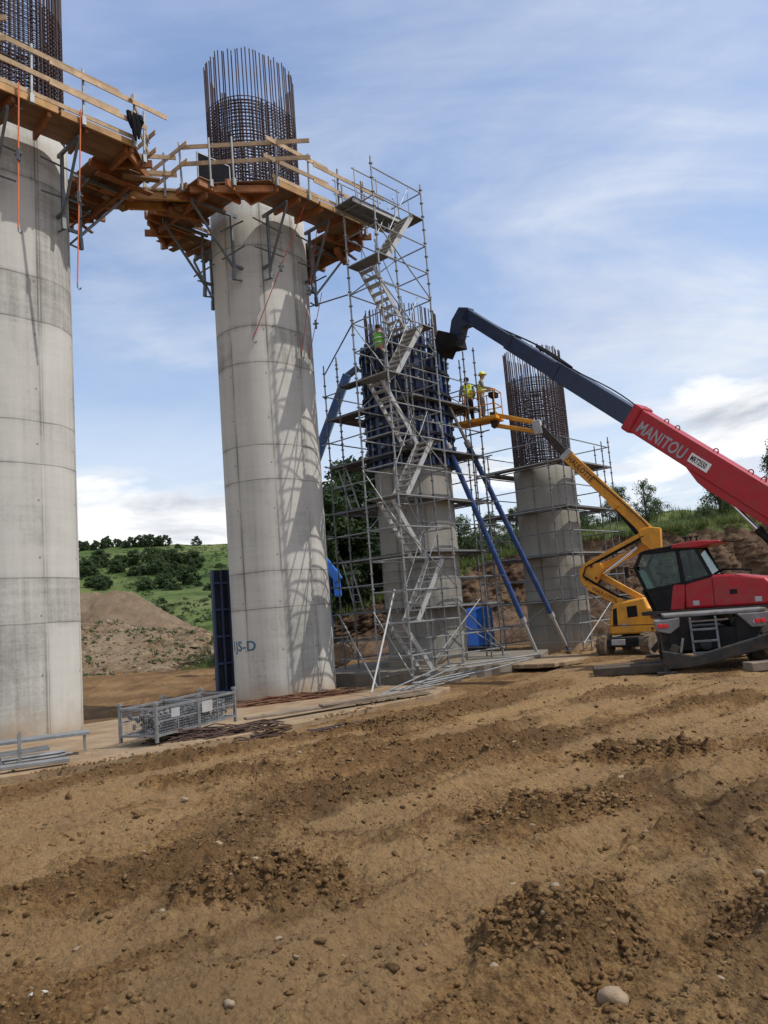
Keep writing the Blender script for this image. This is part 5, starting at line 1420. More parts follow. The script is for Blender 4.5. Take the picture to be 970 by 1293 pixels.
# ------------------------------------------------------------------ people
def skin_mesh(verts, edges, mat, name, sub=2):
    me = bpy.data.meshes.new(name); me.from_pydata([v[:3] for v in verts], edges, [])
    o = bpy.data.objects.new(name, me); COL.objects.link(o)
    sk = o.modifiers.new('Skin', 'SKIN'); sk.use_smooth_shade = True
    if not me.skin_vertices: me.attributes
    for i, v in enumerate(verts):
        s = me.skin_vertices[0].data[i]; s.radius = (v[3], v[4] if len(v) > 4 else v[3]); s.use_root = (i == 0)
    o.modifiers.new('Sub', 'SUBSURF').levels = sub; o.modifiers['Sub'].render_levels = sub
    dg = bpy.context.evaluated_depsgraph_get(); dg.update()
    r = bpy.data.meshes.new_from_object(o.evaluated_get(dg)); r.name = name
    bpy.data.objects.remove(o); r.materials.clear(); r.materials.append(mat)
    return r
def person(label, loc, rz, arms, legs, vest, trousers, hat, lean=0., headturn=0., seated=False, group=None):
    t_ = thing('person', label, 'person', loc, rz, group)
    t_.scale = (1.10, 1.10, 1.04) if not seated else (1, 1, 1)
    zp = 0 if not seated else 0
    def L(y, z): return (y + lean * (z - .95))
    sp = [(0, L(0, .96), .96, .14, .11), (0, L(0, 1.14), 1.14, .135, .105), (0, L(.01, 1.33), 1.33, .165, .115), (0, L(0, 1.45), 1.45, .10, .08),
          (0, L(.01, 1.53), 1.53, .055), (0, L(.03, 1.61), 1.61, .078, .088), (0, L(.02, 1.70), 1.70, .082, .098), (0, L(.01, 1.76), 1.76, .05, .06)]
    v = list(sp); e = [(i, i + 1) for i in range(7)]
    hands = []
    for sx, (el, wr) in zip((-1, 1), arms):
        sh = (sx * .20, L(0, 1.41), 1.41)
        b0 = len(v); v.append((*sh, .062)); e.append((3, b0))
        v.append((*el, .046)); e.append((b0, b0 + 1)); v.append((*wr, .033)); e.append((b0 + 1, b0 + 2))
        d_ = (V(wr) - V(el)).normalized(); pm = V(wr) + d_ * .075
        v.append((*pm, .036, .022)); e.append((b0 + 2, b0 + 3)); hands.append((V(wr), d_, sx))
    for sx, (kn, an) in zip((-1, 1), legs):
        b0 = len(v); v.append((sx * .10, L(0, .90), .90, .095)); e.append((0, b0))
        v.append((*kn, .066)); e.append((b0, b0 + 1)); v.append((*an, .045)); e.append((b0 + 1, b0 + 2))
    body = skin_mesh(v, e, M['skin'], 'body')
    bo = link('body', body, t_, smooth=False)
    # five fingers on each hand, ears, nose, eyes and mouth joined into the one body mesh
    m = MB()
    for wr, d_, sx in hands:
        sd_ = d_.cross(V((0, 1, .2))).normalized(); nn = sd_.cross(d_).normalized()
        for k, ln in enumerate((.068, .078, .074, .058)):
            b_ = wr + d_ * .095 + sd_ * (k - 1.5) * .019
            m.path([b_ - d_ * .03, b_ + d_ * ln * .4 - nn * .006, b_ + d_ * ln * .75 - nn * .025, b_ + d_ * ln * .85 - nn * .05], .0085, 6, rs=[.010, .0095, .0085, .007])
        b_ = wr + d_ * .035 - sd_ * .03
        m.path([b_ + sd_ * .015, b_ - sd_ * .012 + d_ * .02, b_ - sd_ * .02 + d_ * .05 - nn * .012, b_ - sd_ * .016 + d_ * .07 - nn * .022], .010, 6)
    hy = L(.02, 1.66)
    for sx in (-1, 1):
        m.lathe([(.006, -.012), (.026, -.004), (.030, .004), (.012, .012)], (sx * .083, hy - .01, 1.66), (sx, 0, 0), 10)
    m.path([(0, hy + .088, 1.685), (0, hy + .108, 1.655), (0, hy + .098, 1.642)], .012, 6, rs=[.008, .013, .012])
    m.path([(-.022, hy + .088, 1.612), (0, hy + .094, 1.613), (.022, hy + .088, 1.612)], .006, 5)
    bm_ = bmesh.new(); bm_.from_mesh(body); tmp = m.mesh('tmp', M['skin'], True); bm_.from_mesh(tmp); bm_.to_mesh(body); bm_.free(); bpy.data.meshes.remove(tmp)
    m = MB()
    for sx in (-1, 1): m.lathe([(.002, .012), (.010, .006), (.011, 0), (.002, -.01)], (sx * .032, hy + .082, 1.685), (0, 1, 0), 8)
    m.build('eyes', M['black'], t_, True)
    # clothes
    v = [(0, L(0, .90), .90, .178, .150), (0, L(0, 1.12), 1.12, .178, .148), (0, L(.01, 1.31), 1.31, .205, .155), (0, L(0, 1.43), 1.43, .145, .11), (0, L(0, 1.475), 1.475, .085, .085)]
    e = [(i, i + 1) for i in range(4)]
    for sx, (el, wr) in zip((-1, 1), arms):
        b0 = len(v); v.append((sx * .195, L(0, 1.40), 1.40, .10)); e.append((3, b0))
    link('vest', skin_mesh(v, e, vest, 'vest'), t_)
    for sx, (el, wr) in zip((-1, 1), arms):
        sh = V((sx * .19, L(0, 1.41), 1.41)); el_ = V(el); wr_ = V(wr)
        m = MB(); m.path([sh, sh.lerp(el_, .5), el_, el_.lerp(wr_, .5), el_.lerp(wr_, .92)], .05, 8, rs=[.078, .066, .056, .05, .042]); m.build('sleeve', M['shirt'], t_, True)
    v = [(0, L(0, 1.0), 1.0, .150, .125), (0, L(0, .92), .92, .155, .13)]; e = [(0, 1)]
    for sx, (kn, an) in zip((-1, 1), legs):
        b0 = len(v); v.append((sx * .10, L(0, .86), .86, .11)); e.append((1, b0)); v.append((*kn, .082)); e.append((b0, b0 + 1))
        a_ = V(kn).lerp(V(an), .94); v.append((*a_, .07)); e.append((b0 + 1, b0 + 2))
    link('trousers', skin_mesh(v, e, trousers, 'trousers'), t_)
    for sx, (kn, an) in zip((-1, 1), legs):
        a_ = V(an); m = MB(); m.path([a_ + V((0, -.06, -.03)), a_ + V((0, .03, -.035)), a_ + V((sx * .02, .13, -.05)), a_ + V((sx * .02, .19, -.06))], .05, 8, rs=[.05, .06, .052, .03]); m.build('boot', M['boot'], t_, True)
    for z, rx, ry in ((1.08, .188, .158), (1.24, .205, .168)):
        m = MB(); m.path([(rx * math.cos(a), L(0, z) + ry * math.sin(a), z) for a in np.linspace(0, 2 * math.pi, 22)], .02, 5); m.build('reflective_band', M['reflect'], t_, True)
    if hat:
        m = MB(); m.lathe([(.155, 1.705 - 1.7), (.112, .012), (.110, .06), (.092, .105), (.055, .130), (.005, .138)], (0, L(.02, 1.7), 1.705), EZ, 18); m.bar((0, L(.1, 1.7), 1.712), (0, L(.19, 1.7), 1.705), .16, .012); m.build('helmet', M['helmet'], t_, True)
    else:
        m = MB(); m.lathe([(.092, -.05), (.100, .0), (.094, .05), (.06, .085), (.005, .096)], (0, L(.0, 1.70), 1.69), EZ, 14); m.build('hair', M['hair'], t_, True)
    return t_
stand = (((-.11, .03, .5), (-.12, -.01, .09)), ((.11, .05, .5), (.13, .03, .09)))
def hd(dx, dy): return math.atan2(-dx, dy)
f0 = bc + bu * .24
person('worker in a yellow helmet and hi-vis vest at the basket controls', (f0.x, f0.y, 9.40), hd(.87, -.15), (((-.26, .10, 1.16), (-.16, .36, 1.12)), ((.27, .12, 1.15), (.16, .40, 1.10))), stand, M['vest'], M['camo'], True, .10)
f1 = bc - bu * .34 + bv * .08
person('bareheaded worker in a hi-vis vest standing at the far left end of the basket', (f1.x, f1.y, 9.40), hd(-.35, .9), (((-.27, .06, 1.14), (-.20, .26, 1.04)), ((.27, .0, 1.12), (.24, .16, .95))), stand, M['vest'], M['navy'], False, .04)
sit = (((-.15, .48, .95), (-.15, .58, .50)), ((.15, .48, .95), (.15, .60, .50)))
o_ = TLOC + T(.22, .6, 0); 
person('operator in a bright green vest seated in the red machine cab', (o_.x, o_.y, o_.z - .38), hd(F2.x, F2.y), (((-.27, .14, 1.14), (-.14, .42, 1.16)), ((.27, .14, 1.14), (.14, .42, 1.16))), sit, M['vestgreen'], M['navy'], False, -.05, seated=True)
MB().box((-2.0, .1, 10.55), (.5, 2.6, .05)).build('deck', M['deckdark'], sc3)
wp = pl_pt(2, -2.08, -.62, 10.86)
person('worker in a green hi-vis vest at the top of the dark formwork', (wp.x, wp.y, wp.z), hd(.7, .7), (((-.27, .10, 1.14), (-.18, .34, 1.10)), ((.27, .1, 1.14), (.2, .34, 1.10))), stand, M['vestgreen'], M['navy'], False, .05)

# ------------------------------------------------------------------ blue machine behind the second pillar
BLc = V((-4.7, 37.4, -.05))
bl = thing('blue_boom_machine', 'blue boom machine mostly hidden behind the second pillar', 'boom machine', BLc)
def bw(p): return V(p) - BLc
m = MB(); m.box(bw((-4.4, 37.4, .95)), (4.4, 1.5, .6)); m.build('chassis', M['dgrey'], bl, bevel=.04)
for x in (-5.9, -2.55):
    for y in (36.5, 38.3): wheel(bl, bw((x, y, .50)), (0, -1 if y < 37 else 1, 0), .55, .42, M['muddy'], M['dgrey'], 14)
m = MB(); m.prism([(-6.2, 1.25), (-6.2, 3.6), (-5.3, 4.9), (-4.4, 4.6), (-3.6, 2.6), (-2.9, 2.2), (-2.9, 1.25)], bw((0, 36.7, 0)), (1, 0, 0), EZ, (0, 1, 0), 0, 1.4); m.build('turret', M['bluedk'], bl, bevel=.06)
m = MB(); m.bar(bw((-5.6, 37.9, 4.7)), bw((-1.32, 38.0, 14.35)), .5, .62, (0, 1, 0), w2=.42, h2=.5); m.build('boom', M['bluedk'], bl, bevel=.05)
m = MB(); m.bar(bw((-1.42, 38, 14.25)), bw((-.72, 38, 14.72)), .3, .34, (0, 1, 0)); m.bar(bw((-1.3, 38, 13.9)), bw((-.66, 38, 13.75)), .1, .14, (0, 1, 0)); m.build('boom_head', M['boomdark'], bl, bevel=.04)
m = MB(); m.bar(bw((-3.4, 36.2, 5.5)), bw((-2.35, 36.2, 3.9)), .42, .38, (0, 1, 0)); m.bar(bw((-2.5, 36.2, 4.45)), bw((-2.45, 36.2, 3.15)), .34, .3, (0, 1, 0)); m.build('folded_arm', M['blue'], bl, bevel=.05)
m = MB(); m.bar(bw((-2.9, 36.4, 4.6)), bw((-3.0, 36.6, 1.4)), .3, .3, (0, 1, 0)); m.build('support_post', M['bluedk'], bl, bevel=.03)

# ------------------------------------------------------------------ blue portable toilet
tl = thing('portable_toilet', 'blue portable toilet cabin standing behind the scaffolds', 'toilet', (4.25, 38.3, .05), R(28))
tl.scale = (.88, .88, .9)
MB().box((0, 0, 1.2), (1.1, 1.1, 1.9)).build('cabin', M['blue'], tl, bevel=.04)
MB().prism([(-.6, 2.15), (-.5, 2.25), (0, 2.34), (.5, 2.25), (.6, 2.15)], (0, -.58, 0), (1, 0, 0), EZ, (0, 1, 0), 0, 1.16).build('roof', M['blue'], tl, bevel=.02)
MB().box((.0, -.56, 1.15), (.8, .04, 1.75)).build('door', M['blue'], tl, bevel=.015)
m = MB()
for z in (.7, 1.3, 1.75): m.box((.556, 0, z), (.03, .9, .05))
m.build('wall_rib', M['blue'], tl)
MB().box((0, 0, .13), (1.16, 1.16, .25)).build('base_skid', M['black'], tl, bevel=.02)
# ------------------------------------------------------------------ mesh crate full of scaffold couplers
ca = V((-4.88, 15.72, .07)); cb = V((-3.78, 18.12, .07)); cd = (cb - ca); cl = cd.length; cdn = cd.normalized(); cw = V((-cdn.y, cdn.x, 0))
cr = thing('mesh_crate', 'long galvanised mesh crate filled with scaffold couplers on the pad edge', 'crate', ca, math.atan2(cdn.y, cdn.x))
CW, CH = .95, .66
for k in range(2):
    x0 = k * cl / 2 + .015; x1 = (k + 1) * cl / 2 - .015
    f = MB()
    for x in (x0, x1):
        for y in (0, CW): f.bar((x, y, 0), (x, y, CH + .08), .055, .055)
    for z in (.13, CH):
        for y in (0, CW): f.bar((x0, y, z), (x1, y, z), .045, .045)
        for x in (x0, x1): f.bar((x, 0, z), (x, CW, z), .045, .045)
    for y in (0, CW):
        f.bar((x0, y, .40), (x1, y, .40), .03, .03); f.bar(((x0 + x1) / 2, y, .13), ((x0 + x1) / 2, y, CH), .03, .03)
    for x in (x0, x1):
        for y in (0, CW): f.box((x, y, CH + .10), (.09, .09, .05))
    f.build('frame', M['galv'], cr)
    w_ = MB()
    for y in (0, CW):
        for x in np.arange(x0 + .05, x1, .055): w_.tube((x, y, .13), (x, y, CH), .0032, 4)
        for z in np.arange(.18, CH, .055): w_.tube((x0, y, z), (x1, y, z), .0032, 4)
    for x in (x0, x1):
        for y in np.arange(.05, CW, .06): w_.tube((x, y, .13), (x, y, CH), .0032, 4)
    w_.build('wire_mesh', M['galv'], cr)
    MB().box(((x0 + x1) / 2, CW / 2, .12), (x1 - x0, CW, .02)).build('floor', M['galv'], cr)
MB().box((cl * .60, -.035, .50), (.36, .008, .24)).build('name_plate', M['grey'], cr)
MB().box((cl * .22, -.012, .52), (.26, .008, .18)).build('name_plate', M['grey'], cr)
m = MB()
for i in range(520):
    p = V((random.uniform(.08, cl - .08), random.uniform(.08, CW - .08), .16 + .36 * random.random() ** .8)); 
    q = Matrix.Rotation(random.random() * 6, 3, 'X') @ Matrix.Rotation(random.random() * 6, 3, 'Z')
    m.box(p, (random.uniform(.05, .13), random.uniform(.03, .07), random.uniform(.02, .06)), q)
o = m.build('couplers', M['galvdark'], None); o.parent = None
o.location = ca; o.rotation_euler = (0, 0, math.atan2(cdn.y, cdn.x)); tag(o, 'heap of loose steel couplers inside the mesh crate', 'couplers', None, 'stuff')

# ------------------------------------------------------------------ bars, boards and tubes lying about
def bundle(name, label, cat, pts, n, L, spread, r, mat, ang, zspread, lift=.02, n_side=5, bend=.1, ground=None):
    t_ = thing(name, label, cat, (pts[0], pts[1], 0))
    for i in range(n):
        a = ang + random.gauss(0, .10); l = L * random.uniform(.55, 1.05)
        cx = random.uniform(-1, 1) * spread[0]; cy = random.uniform(-1, 1) * spread[1]
        pp = []
        bn_ = random.uniform(-bend, bend)
        for f in np.linspace(-.5, .5, 6):
            x = cx * math.cos(ang) - cy * math.sin(ang) + f * l * math.cos(a) - math.sin(a) * bn_ * (1 - 4 * f * f)
            y = cx * math.sin(ang) + cy * math.cos(ang) + f * l * math.sin(a) + math.cos(a) * bn_ * (1 - 4 * f * f)
            g_ = ground if ground is not None else max(gz(pts[0] + x, pts[1] + y), .0)
            pp.append((x, y, g_ + lift + random.uniform(0, zspread) * (1 - abs(cy) / max(spread[1], .01) * .7)))
        z0 = np.mean([p[2] for p in pp]); pp = [(p[0], p[1], .6 * z0 + .4 * p[2]) for p in pp]
        MB().path(pp, r, n_side).build('bar', mat, t_, True)
    return t_
bundle('rebar_bundle', 'tangled bundle of dark rusty rebar on the mud before the mesh crate', 'rebar', (-3.5, 15.05), 100, 1.9, (.55, .30), .014, M['rustdark'], R(20), .55, bend=.3)
bundle('rebar_bundle', 'rusty rebar offcuts heaped along the foot of the second pillar', 'rebar', (-2.75, 21.35), 70, 3.0, (.6, .32), .014, M['rust'], R(16), .34, .05, bend=.08, ground=.0)
bundle('rebar_bundle', 'few bent dark bars half buried in the mud right of the crate', 'rebar', (-.6, 14.6), 9, 1.7, (.3, .14), .012, M['rebar'], R(8), .06, bend=.12)
bg_ = 'long weathered boards beside the second pillar'
for k, (a, b_, lab) in enumerate((((-3.55, 18.05), (.75, 20.62), 'long weathered board along the pad edge, outermost'), ((-3.2, 18.45), (.2, 20.55), 'long weathered board along the pad edge, inner one'), ((-1.9, 19.0), (.95, 20.9), 'long weathered board lying on top of two others at the pad edge'))):
    m = MB(); m.bar((*a, .12 + .06 * (k == 2)), (*b_, .13 + .06 * (k == 2)), .22, .05); tag(m.build('timber_board', M['oldplank'], None, bevel=.006), lab, 'board', bg_)
# tubes and stanchion at the left edge
tg = 'steel tubes stacked by the left pillar'
for k in range(7):
    z = .10 + .055 * (k // 4); off = .065 * (k % 4) + .03 * (k // 4)
    a = V((-8.6 + off * .3, 13.75 + off * 1.2, z)); b_ = V((-6.55 + off * .2 + .25 * random.random(), 14.9 + off * 1.25, z))
    loose('steel_tube', 'galvanised steel tube in the small stack by the left pillar', 'tube', a, b_, .026, M['galv'], tg)
rk = thing('tube_rack', 'small steel rack with two uprights holding tubes at the left edge', 'rack', (-6.95, 14.35, .05), R(28))
m = MB()
for x in (-.55, .0):
    for y in (-.0, .34): m.bar((x, y, 0), (x, y, .62 if y == 0 else .55), .05, .05)
    m.bar((x, -.05, .05), (x, .4, .05), .05, .05)
m.build('upright', M['galv'], rk)
m = MB(); m.bar((-.9, .0, .22), (.5, .0, .24), .05, .05); m.bar((-.9, .34, .22), (.5, .34, .24), .05, .05); m.bar((-.3, 0, .03), (-.42, .1, .62), .03, .03); m.build('rail', M['galv'], rk)
bn_ = thing('steel_trestle', 'low grey steel trestle against the foot of the left pillar', 'trestle', (-7.1, 15.4, .05), R(24))
m = MB(); m.bar((-1.3, 0, .34), (.95, 0, .34), .5, .05); m.build('top_plate', M['galv'], bn_)
for x in (-1.1, .85):
    m = MB(); m.bar((x, -.2, 0), (x, -.2, .33), .04, .04); m.bar((x, .2, 0), (x, .2, .33), .04, .04); m.build('leg', M['galv'], bn_)
o = MB().bar((-7.6, 13.55, .13), (-6.05, 14.35, .11), .22, .07).build('steel_channel', M['galv'], None, bevel=.01)
tag(o, 'pale metal channel lying in front of the tubes at the left edge', 'channel')
# aluminium frames dropped at the tower foot
ag = 'aluminium frames dropped at the stair tower foot'
def frame_piece(label, p, q, w, rungs):
    p = V(p); q = V(q); d_ = (q - p); s_ = V((-d_.y, d_.x, 0)).normalized() * w
    t_ = thing('guardrail_frame', label, 'frame', p, 0, ag)
    m = MB(); m.tube((0, 0, 0), d_, .022, 7); m.tube(s_, d_ + s_, .022, 7)
    for i in range(rungs):
        f = i / (rungs - 1); m.tube(d_ * f, d_ * f + s_, .018, 6)
    m.build('tube_frame', M['galv'], t_, True); return t_
frame_piece('aluminium guardrail frame sloping on the ground, lowest in the heap', (-.25, 21.55, .06), (1.95, 23.9, .16), .34, 4)
frame_piece('aluminium guardrail frame tilted up against the stair tower foot', (.15, 21.8, .10), (2.05, 24.3, .52), .5, 3)
frame_piece('aluminium guardrail frame crossing over the heap at the stair tower foot', (.7, 22.0, .22), (2.6, 23.8, .28), .42, 3)
for k, (a, b_) in enumerate((((-.6, 21.3, .07), (1.9, 23.5, .08)), ((1.4, 23.0, .12), (4.4, 25.6, .40)), ((1.2, 24.6, .40), (4.9, 27.0, .42)), ((1.9, 24.2, .36), (4.4, 26.4, .38)))):
    loose('steel_tube', ('thin pale tube on the mud in front of the stair tower', 'pale tube reaching from the frame heap to the right', 'pale tube lying along the footing edge, rear one', 'pale tube lying along the footing edge, front one')[k], 'tube', a, b_, .024, M['galv'], 'loose tubes at the stair tower foot')
# broken slab lump
pts = [(3.55, 26.6), (4.3, 25.9), (5.2, 25.6), (6.2, 26.3), (7.1, 27.3), (7.4, 28.2), (6.6, 28.9), (5.2, 28.4), (4.1, 27.6)]
out = []
for i in range(len(pts)):
    a = V((*pts[i], 0)); c = V((*pts[(i + 1) % len(pts)], 0)); k = int((c - a).length / .16)
    for j in range(k):
        q = a.lerp(c, j / k); out.append((q.x + random.uniform(-.07, .07), q.y + random.uniform(-.07, .07)))
m = MB(); m.prism(out, (0, 0, 0), (1, 0, 0), (0, 1, 0), EZ, .05, .20); o = m.build('concrete_slab', M['slab'], None, bevel=.03, seg=2); tag(o, 'ragged-edged pale concrete slab on the ground by the blue prop feet', 'slab')
m = MB(); m.bar((5.5, 29.2, .15), (6.4, 29.5, .15), .1, .07); tag(m.build('timber_offcut', M['plank'], None), 'short timber offcut beside the left blue prop foot', 'timber')

# ------------------------------------------------------------------ single stones in the foreground
sg_ = 'loose stones on the foreground dirt'
def stone(x, y, r, mat, label, flat=.6, seed=0, group=sg_):
    v, f = ICO[3]; v = v * (1 + .20 * np.sin(v @ np.array([2.1, 1.3, .7]) + seed)[:, None] + .10 * np.sin(v @ np.array([-3.1, 2.7, 2.2]) + seed * 2)[:, None] + .05 * np.sin(v @ np.array([6.1, -5.3, 4.7]))[:, None]) * np.array([r, r * .8, r * flat])
    m = MB(); m.add((v).tolist(), f); o = m.build('stone', mat, None, True); 
    o.location = (x, y, gz(x, y) + r * flat * .4); tag(o, label, 'stone', group)
stone(.86, 3.72, .068, M['stone'], 'largest rounded pale stone in the foreground, among dark clods', .7, 3)
stone(-1.86, 3.98, .045, M['whitestone'], 'whitish stone at the lower left corner of the foreground', .6, 4)
for i in range(22):
    a = R(random.uniform(-27, 27)); d_ = math.exp(random.uniform(math.log(3.0), math.log(11))); x = math.sin(a) * d_; y = math.cos(a) * d_
    stone(x, y, random.uniform(.014, .032) * (1 + d_ * .04), M['stone'], 'small pale stone lying loose on the brown foreground dirt', .6, 20 + i)
# dark turned-up clod heaps
cg = 'dark clod heaps in the foreground'
def clod_heap(x, y, rx, ry, n, label):
    n = int(n * .55); a = rng.uniform(0, 6.28, n); q = np.sqrt(rng.random(n)) * 1.15
    px = x + rx * q * np.cos(a); py = y + ry * q * np.sin(a); r = (.005 + .024 * rng.random(n) ** 3.5) * (1.2 - .4 * q) * (1 + .04 * np.hypot(px, py))
    pz = ground_h(px, py) + r * rng.uniform(-.2, .45, n)
    o = scatter('clod_heap', np.stack([px, py, pz, r, (rng.random(n) > .985) * 1.], 1), [M['clod'], M['stone']], .75); tag(o, label, 'clods', cg, 'stuff')
clod_heap(.72, 4.15, .42, .36, 1965, 'heap of dark soil clods around the largest foreground stone')
clod_heap(2.05, 4.3, .42, .5, 1965, 'heap of dark soil clods at the right edge of the foreground')
clod_heap(1.15, 6.6, .6, .3, 1404, 'turned-up dark clods in the middle of the foreground tracks')
clod_heap(2.6, 8.6, .8, .3, 1216, 'turned-up dark clods along the right-hand track')
clod_heap(4.3, 8.2, .5, .35, 1216, 'dark clods beside the wheel track near the right edge')
clod_heap(-1.0, 5.2, .5, .3, 1216, 'dark clods left of the foreground centre')
clod_heap(-.2, 14.0, 1.0, .25, 1404, 'low ridge of dark clods before the second pillar boards')
clod_heap(-5.0, 14.1, .9, .2, 1216, 'crumbled soil along the pad edge by the left pillar')

# ------------------------------------------------------------------ plants
def leaf_cloud(m, centres, per, size, jitter, flat=.8, mi=0, rs=random):
    for (c, r) in centres:
        c = V(c)
        for i in range(per):
            u = V((rs.gauss(0, 1), rs.gauss(0, 1), rs.gauss(0, 1))); u.normalize(); p = c + V((u.x, u.y, u.z * flat)) * r * (rs.random() ** .45)
            n_ = (u + V((rs.gauss(0, .7), rs.gauss(0, .7), rs.gauss(.4, .7)))).normalized()
            x = n_.orthogonal().normalized(); x = Quaternion(n_, rs.random() * 6.28) @ x; y = n_.cross(x)
            s = size * rs.uniform(.6, 1.4)
            b = len(m.v)
            m.v += [tuple(p - x * s), tuple(p + y * s * .55 ), tuple(p + x * s), tuple(p - y * s * .55)]
            m.f.append((b, b + 1, b + 2, b + 3)); m.m.append(mi)
def make_tree(name, H, W, mat, clumps, per, leaf, seed, trunk_h=.25, shape='round'):
    rs = random.Random(seed); t_ = bpy.data.objects.new(name, None); COL.objects.link(t_)
    cs = []; tr = MB()
    tr.path([(0, 0, -.3), (rs.uniform(-.1, .1), rs.uniform(-.1, .1), H * .35), (rs.uniform(-.2, .2), rs.uniform(-.2, .2), H * .7), (0, 0, H * .92)], .1, 7, rs=[.028 * H, .02 * H, .012 * H, .004 * H])
    for i in range(clumps):
        f = (i + .5) / clumps; h = H * (trunk_h + (1 - trunk_h) * f ** .9)
        w = W * (math.sin(math.pi * min(1, (f * .8 + .16))) ** .7 if shape == 'round' else (1.05 - f) * .9 + .08)
        a = rs.random() * 6.28; q = w * math.sqrt(rs.random()) * .95
        c = (q * math.cos(a), q * math.sin(a), h + rs.uniform(-.06, .06) * H); cs.append((c, W * rs.uniform(.20, .40)))
        if i % 2 == 0:
            st = V((0, 0, max(.1, h - q * .8 - .1 * H))); tr.path([st, st.lerp(V(c), .5) + V((0, 0, .04 * H)), V(c)], .03, 5, rs=[.010 * H, .006 * H, .003 * H])
    tr.build('trunk', M['bark'], t_, True)
    m = MB(); leaf_cloud(m, cs, per, leaf, .1, .8, 0, rs)
    me = bpy.data.meshes.new('crown'); me.from_pydata(m.v, [], m.f); me.materials.append(mat); me.update()
    link('crown', me, t_)
    return t_
protos = {
 'dense': make_tree('broadleaf_tree', 7.8, 2.7, M['leafdark'], 60, 100, .16, 1, .05),
 'dense2': make_tree('broadleaf_tree', 7.2, 2.5, M['leafdark'], 52, 100, .15, 2, .08),
 'mid': make_tree('broadleaf_tree', 3.6, 1.7, M['leafpale'], 52, 90, .085, 3, .02),
 'loose': make_tree('young_tree', 3.8, 1.5, M['leafpale'], 46, 55, .075, 4, .04),
 'fir': make_tree('conifer_tree', 5.2, 2.0, M['leafmid'], 64, 70, .085, 5, .03, 'cone'),
 'bush': make_tree('shrub', 1.9, 1.7, M['leafpale'], 30, 80, .08, 6, .0),
 'hillbush': make_tree('shrub', 4.0, 3.0, M['leafhill'], 30, 46, .34, 7, .0),
 'hilltree': make_tree('broadleaf_tree', 5.0, 2.6, M['leafhill'], 26, 40, .34, 8, .05),
}
used = set()
def plant(kind, x, y, z, s, rz, label, cat, group):
    p = protos[kind]; o = p if kind not in used else copy_tree(p); used.add(kind)
    o.location = (x, y, z); o.rotation_euler = (0, 0, rz); o.scale = (s * random.uniform(.9, 1.15), s * random.uniform(.9, 1.15), s)
    tag(o, label, cat, group)
tgp = 'trees and bushes along the cut bank'
for k, (x, dy, s, kind) in enumerate(((-5.6, 2.5, .95, 'dense'), (-3.7, 1.2, .98, 'dense'), (-2.6, 3.5, 1.06, 'dense2'), (-1.6, 1.0, .82, 'dense2'), (-.6, 2.6, 1.0, 'dense'), (.6, 1.2, .78, 'dense2'), (1.8, 3.2, .86, 'dense'), (-4.6, 5.5, 1.15, 'dense2'), (-1.9, 6, 1.1, 'dense'))):
    y, z = bank_surf(x, dy); plant(kind, x, y, z - .2, s, random.random() * 6, 'dense dark green tree in the clump seen between the second pillar and the stair tower', 'tree', tgp)
for k, (x, dy, s, kind) in enumerate(((3.6, 2, .8, 'mid'), (4.9, 4, .75, 'mid'), (6.0, 2.2, .85, 'bush'), (7.2, 5, .62, 'mid'), (8.4, 2.5, .7, 'bush'), (9.4, 6, .6, 'mid'))):
    y, z = bank_surf(x, dy); plant(kind, x, y, z - .1, s, random.random() * 6, 'low green bush on the bank top between the stair tower and the farthest pillar', 'bush', tgp)
for k, (x, dy, s, kind, lab) in enumerate(((12.6, 3, .95, 'mid', 'bushy green tree on the bank just right of the farthest pillar'), (14.2, 5, .8, 'bush', 'low bush on the bank behind the yellow boom'), (16.9, 6, .9, 'mid', 'rounded green tree on the bank right of the yellow boom'), (18.6, 5, .92, 'loose', 'sparse pale young tree with twigs showing sky, right of the rounded green tree'), (20.3, 8, .7, 'bush', 'small bush in the grass right of the sparse young tree'), (23.3, 4, 1.0, 'fir', 'tall dark tree whose top meets the underside of the red boom'), (24.6, 6, .8, 'mid', 'green tree tucked behind the red boom'), (28.0, 5, 1.05, 'fir', 'dark pointed tree above the red boom near the right edge'), (30.6, 7, 1.1, 'loose', 'pale young tree at the right edge of the bank'), (26.3, 9, .9, 'loose', 'pale young tree rising just above the red boom'), (21.8, 3, .6, 'bush', 'small bush at the foot of the tall dark tree'))):
    y, z = bank_surf(x, dy); plant(kind, x, y, z - .1, s * .82, random.random() * 6, lab, 'tree' if kind != 'bush' else 'bush', tgp)
for k in range(10):
    x = 34 + k * 4.5 + random.uniform(-1, 1); y, z = bank_surf(x, random.uniform(3, 12)); plant(random.choice(['mid', 'loose', 'dense2']), x, y, z - .2, random.uniform(.8, 1.2), random.random() * 6, 'tree on the bank top beyond the right edge of the view', 'tree', tgp)
rs = random.Random(5)
for k in range(44):
    az = rs.uniform(-.405, -.25); D = 188 + 57 * rs.random() ** .8
    # thicket slants up to the left
    lim_ = 245 - (az + .40) * 120
    D = min(D, lim_) + rs.uniform(-6, 6)
    plant('hillbush', az * D, D, hz_at(az * D, D) - .5, rs.uniform(.6, 1.15), rs.random() * 6, 'dark green shrub in the thicket on the far green hillside', 'shrub', 'shrubs on the far hillside')
for k in range(26):
    az = rs.uniform(-.40, -.12); D = rs.uniform(120, 290)
    plant('hillbush', az * D, D, hz_at(az * D, D) - .6, rs.uniform(.22, .5), rs.random() * 6, 'small shrub dotted on the open green hillside', 'shrub', 'shrubs on the far hillside')
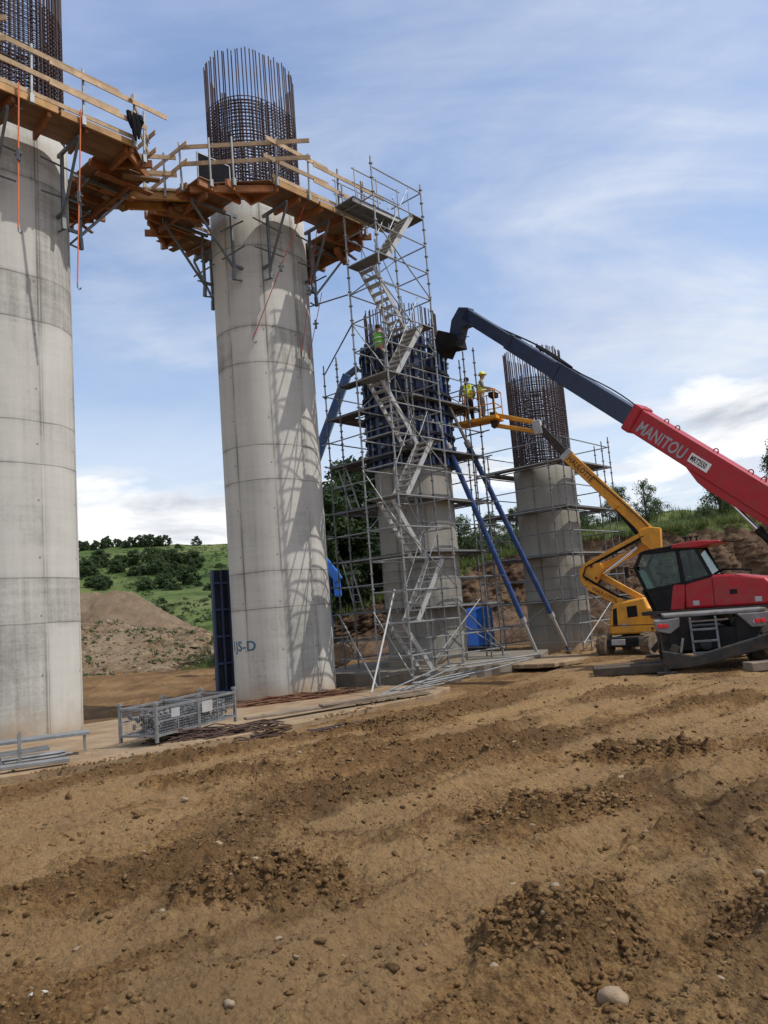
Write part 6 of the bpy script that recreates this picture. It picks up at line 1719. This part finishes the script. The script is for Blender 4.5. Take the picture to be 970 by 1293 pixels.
for k in range(26):
    az = -.44 + .155 * (k + rs.random()) / 26; D = 303 + rs.uniform(-4, 6)
    plant('hilltree', az * D, D, hz_at(az * D, min(D, 304)) - .6, rs.uniform(.55, 1.0), rs.random() * 6, 'tree in the dark row on the hill ridge', 'tree', 'trees on the hill ridge')
plant('hilltree', -.247 * 303, 303, hz_at(-.247 * 303, 303) - .3, .75, 1, 'lone tree standing on the bare right part of the hill ridge', 'tree', 'trees on the hill ridge')
# low scrub mottling the hillside
m = MB(); rs = random.Random(31)
n_ = 0
while n_ < 1000:
    az = rs.uniform(-.46, .0); D = rs.uniform(105, 300); x = az * D
    if perlin(np.array([x * .035]), np.array([D * .022]))[0] < -.02 and rs.random() < .8: continue
    n_ += 1; leaf_cloud(m, [((x, D, hz_at(x, D) + .1), rs.uniform(.5, 1.6))], 14, .30, .1, .45, 0, rs)
me = bpy.data.meshes.new('hill_scrub'); me.from_pydata(m.v, [], m.f); me.materials.append(M['leafhill']); o = link('hill_scrub', me); o['kind'] = 'stuff'
# grass fringe on the bank, weeds on the rubble
def tuft(m, p, h, n, rs):
    p = V(p)
    for i in range(n):
        a = rs.random() * 6.28; d_ = V((math.cos(a), math.sin(a), 0)); s = V((-d_.y, d_.x, 0)) * h * .05
        b = len(m.v); q = p + V((rs.uniform(-.1, .1), rs.uniform(-.1, .1), 0)) * h * 2
        m.v += [tuple(q - s), tuple(q + s), tuple(q + d_ * h * .45 * rs.random() + EZ * h * rs.uniform(.6, 1.1))]; m.f.append((b, b + 1, b + 2)); m.m.append(0)
m = MB(); rs = random.Random(8)
for i in range(5200):
    x = rs.uniform(-12, 45); y, z = bank_surf(x, rs.random() ** 2 * 9 - .35); tuft(m, (x, y, z - .1), rs.uniform(.25, .75), 5, rs)
me = bpy.data.meshes.new('bank_grass'); me.from_pydata(m.v, [], m.f); me.materials.append(M['grass']); o = link('bank_grass', me); o['kind'] = 'stuff'
m = MB()
for i in range(900):
    x = rs.uniform(-34, -9); y = rs.uniform(44, 60)
    if perlin(np.array([x * .3]), np.array([y * .3]))[0] < .02 : continue
    z = rub_z(x, y); leaf_cloud(m, [((x, y, z + .08), rs.uniform(.15, .4))], 16, .075, .1, .5, 0, rs)
me = bpy.data.meshes.new('weeds'); me.from_pydata(m.v, [], m.f); me.materials.append(M['leafmid']); o = link('weeds', me); o['kind'] = 'stuff'

# the first two pillars and what hangs on them stand a little farther off and lower than the stair tower
for o in list(scene.objects):
    if o.parent is None and (o.name.split('.')[0] in ('work_platform', 'timber_gangway', 'mesh_screen', 'jacket', 'ratchet_strap', 'formwork_panel', 'protruding_bar') or (o.name in ('bridge_pillar', 'bridge_pillar.001')) or (o.name.startswith('rebar_bundle') and 'rusty' in o['label'])):
        o.location = far_pt(o.location); o.scale = (SC, SC, SC)
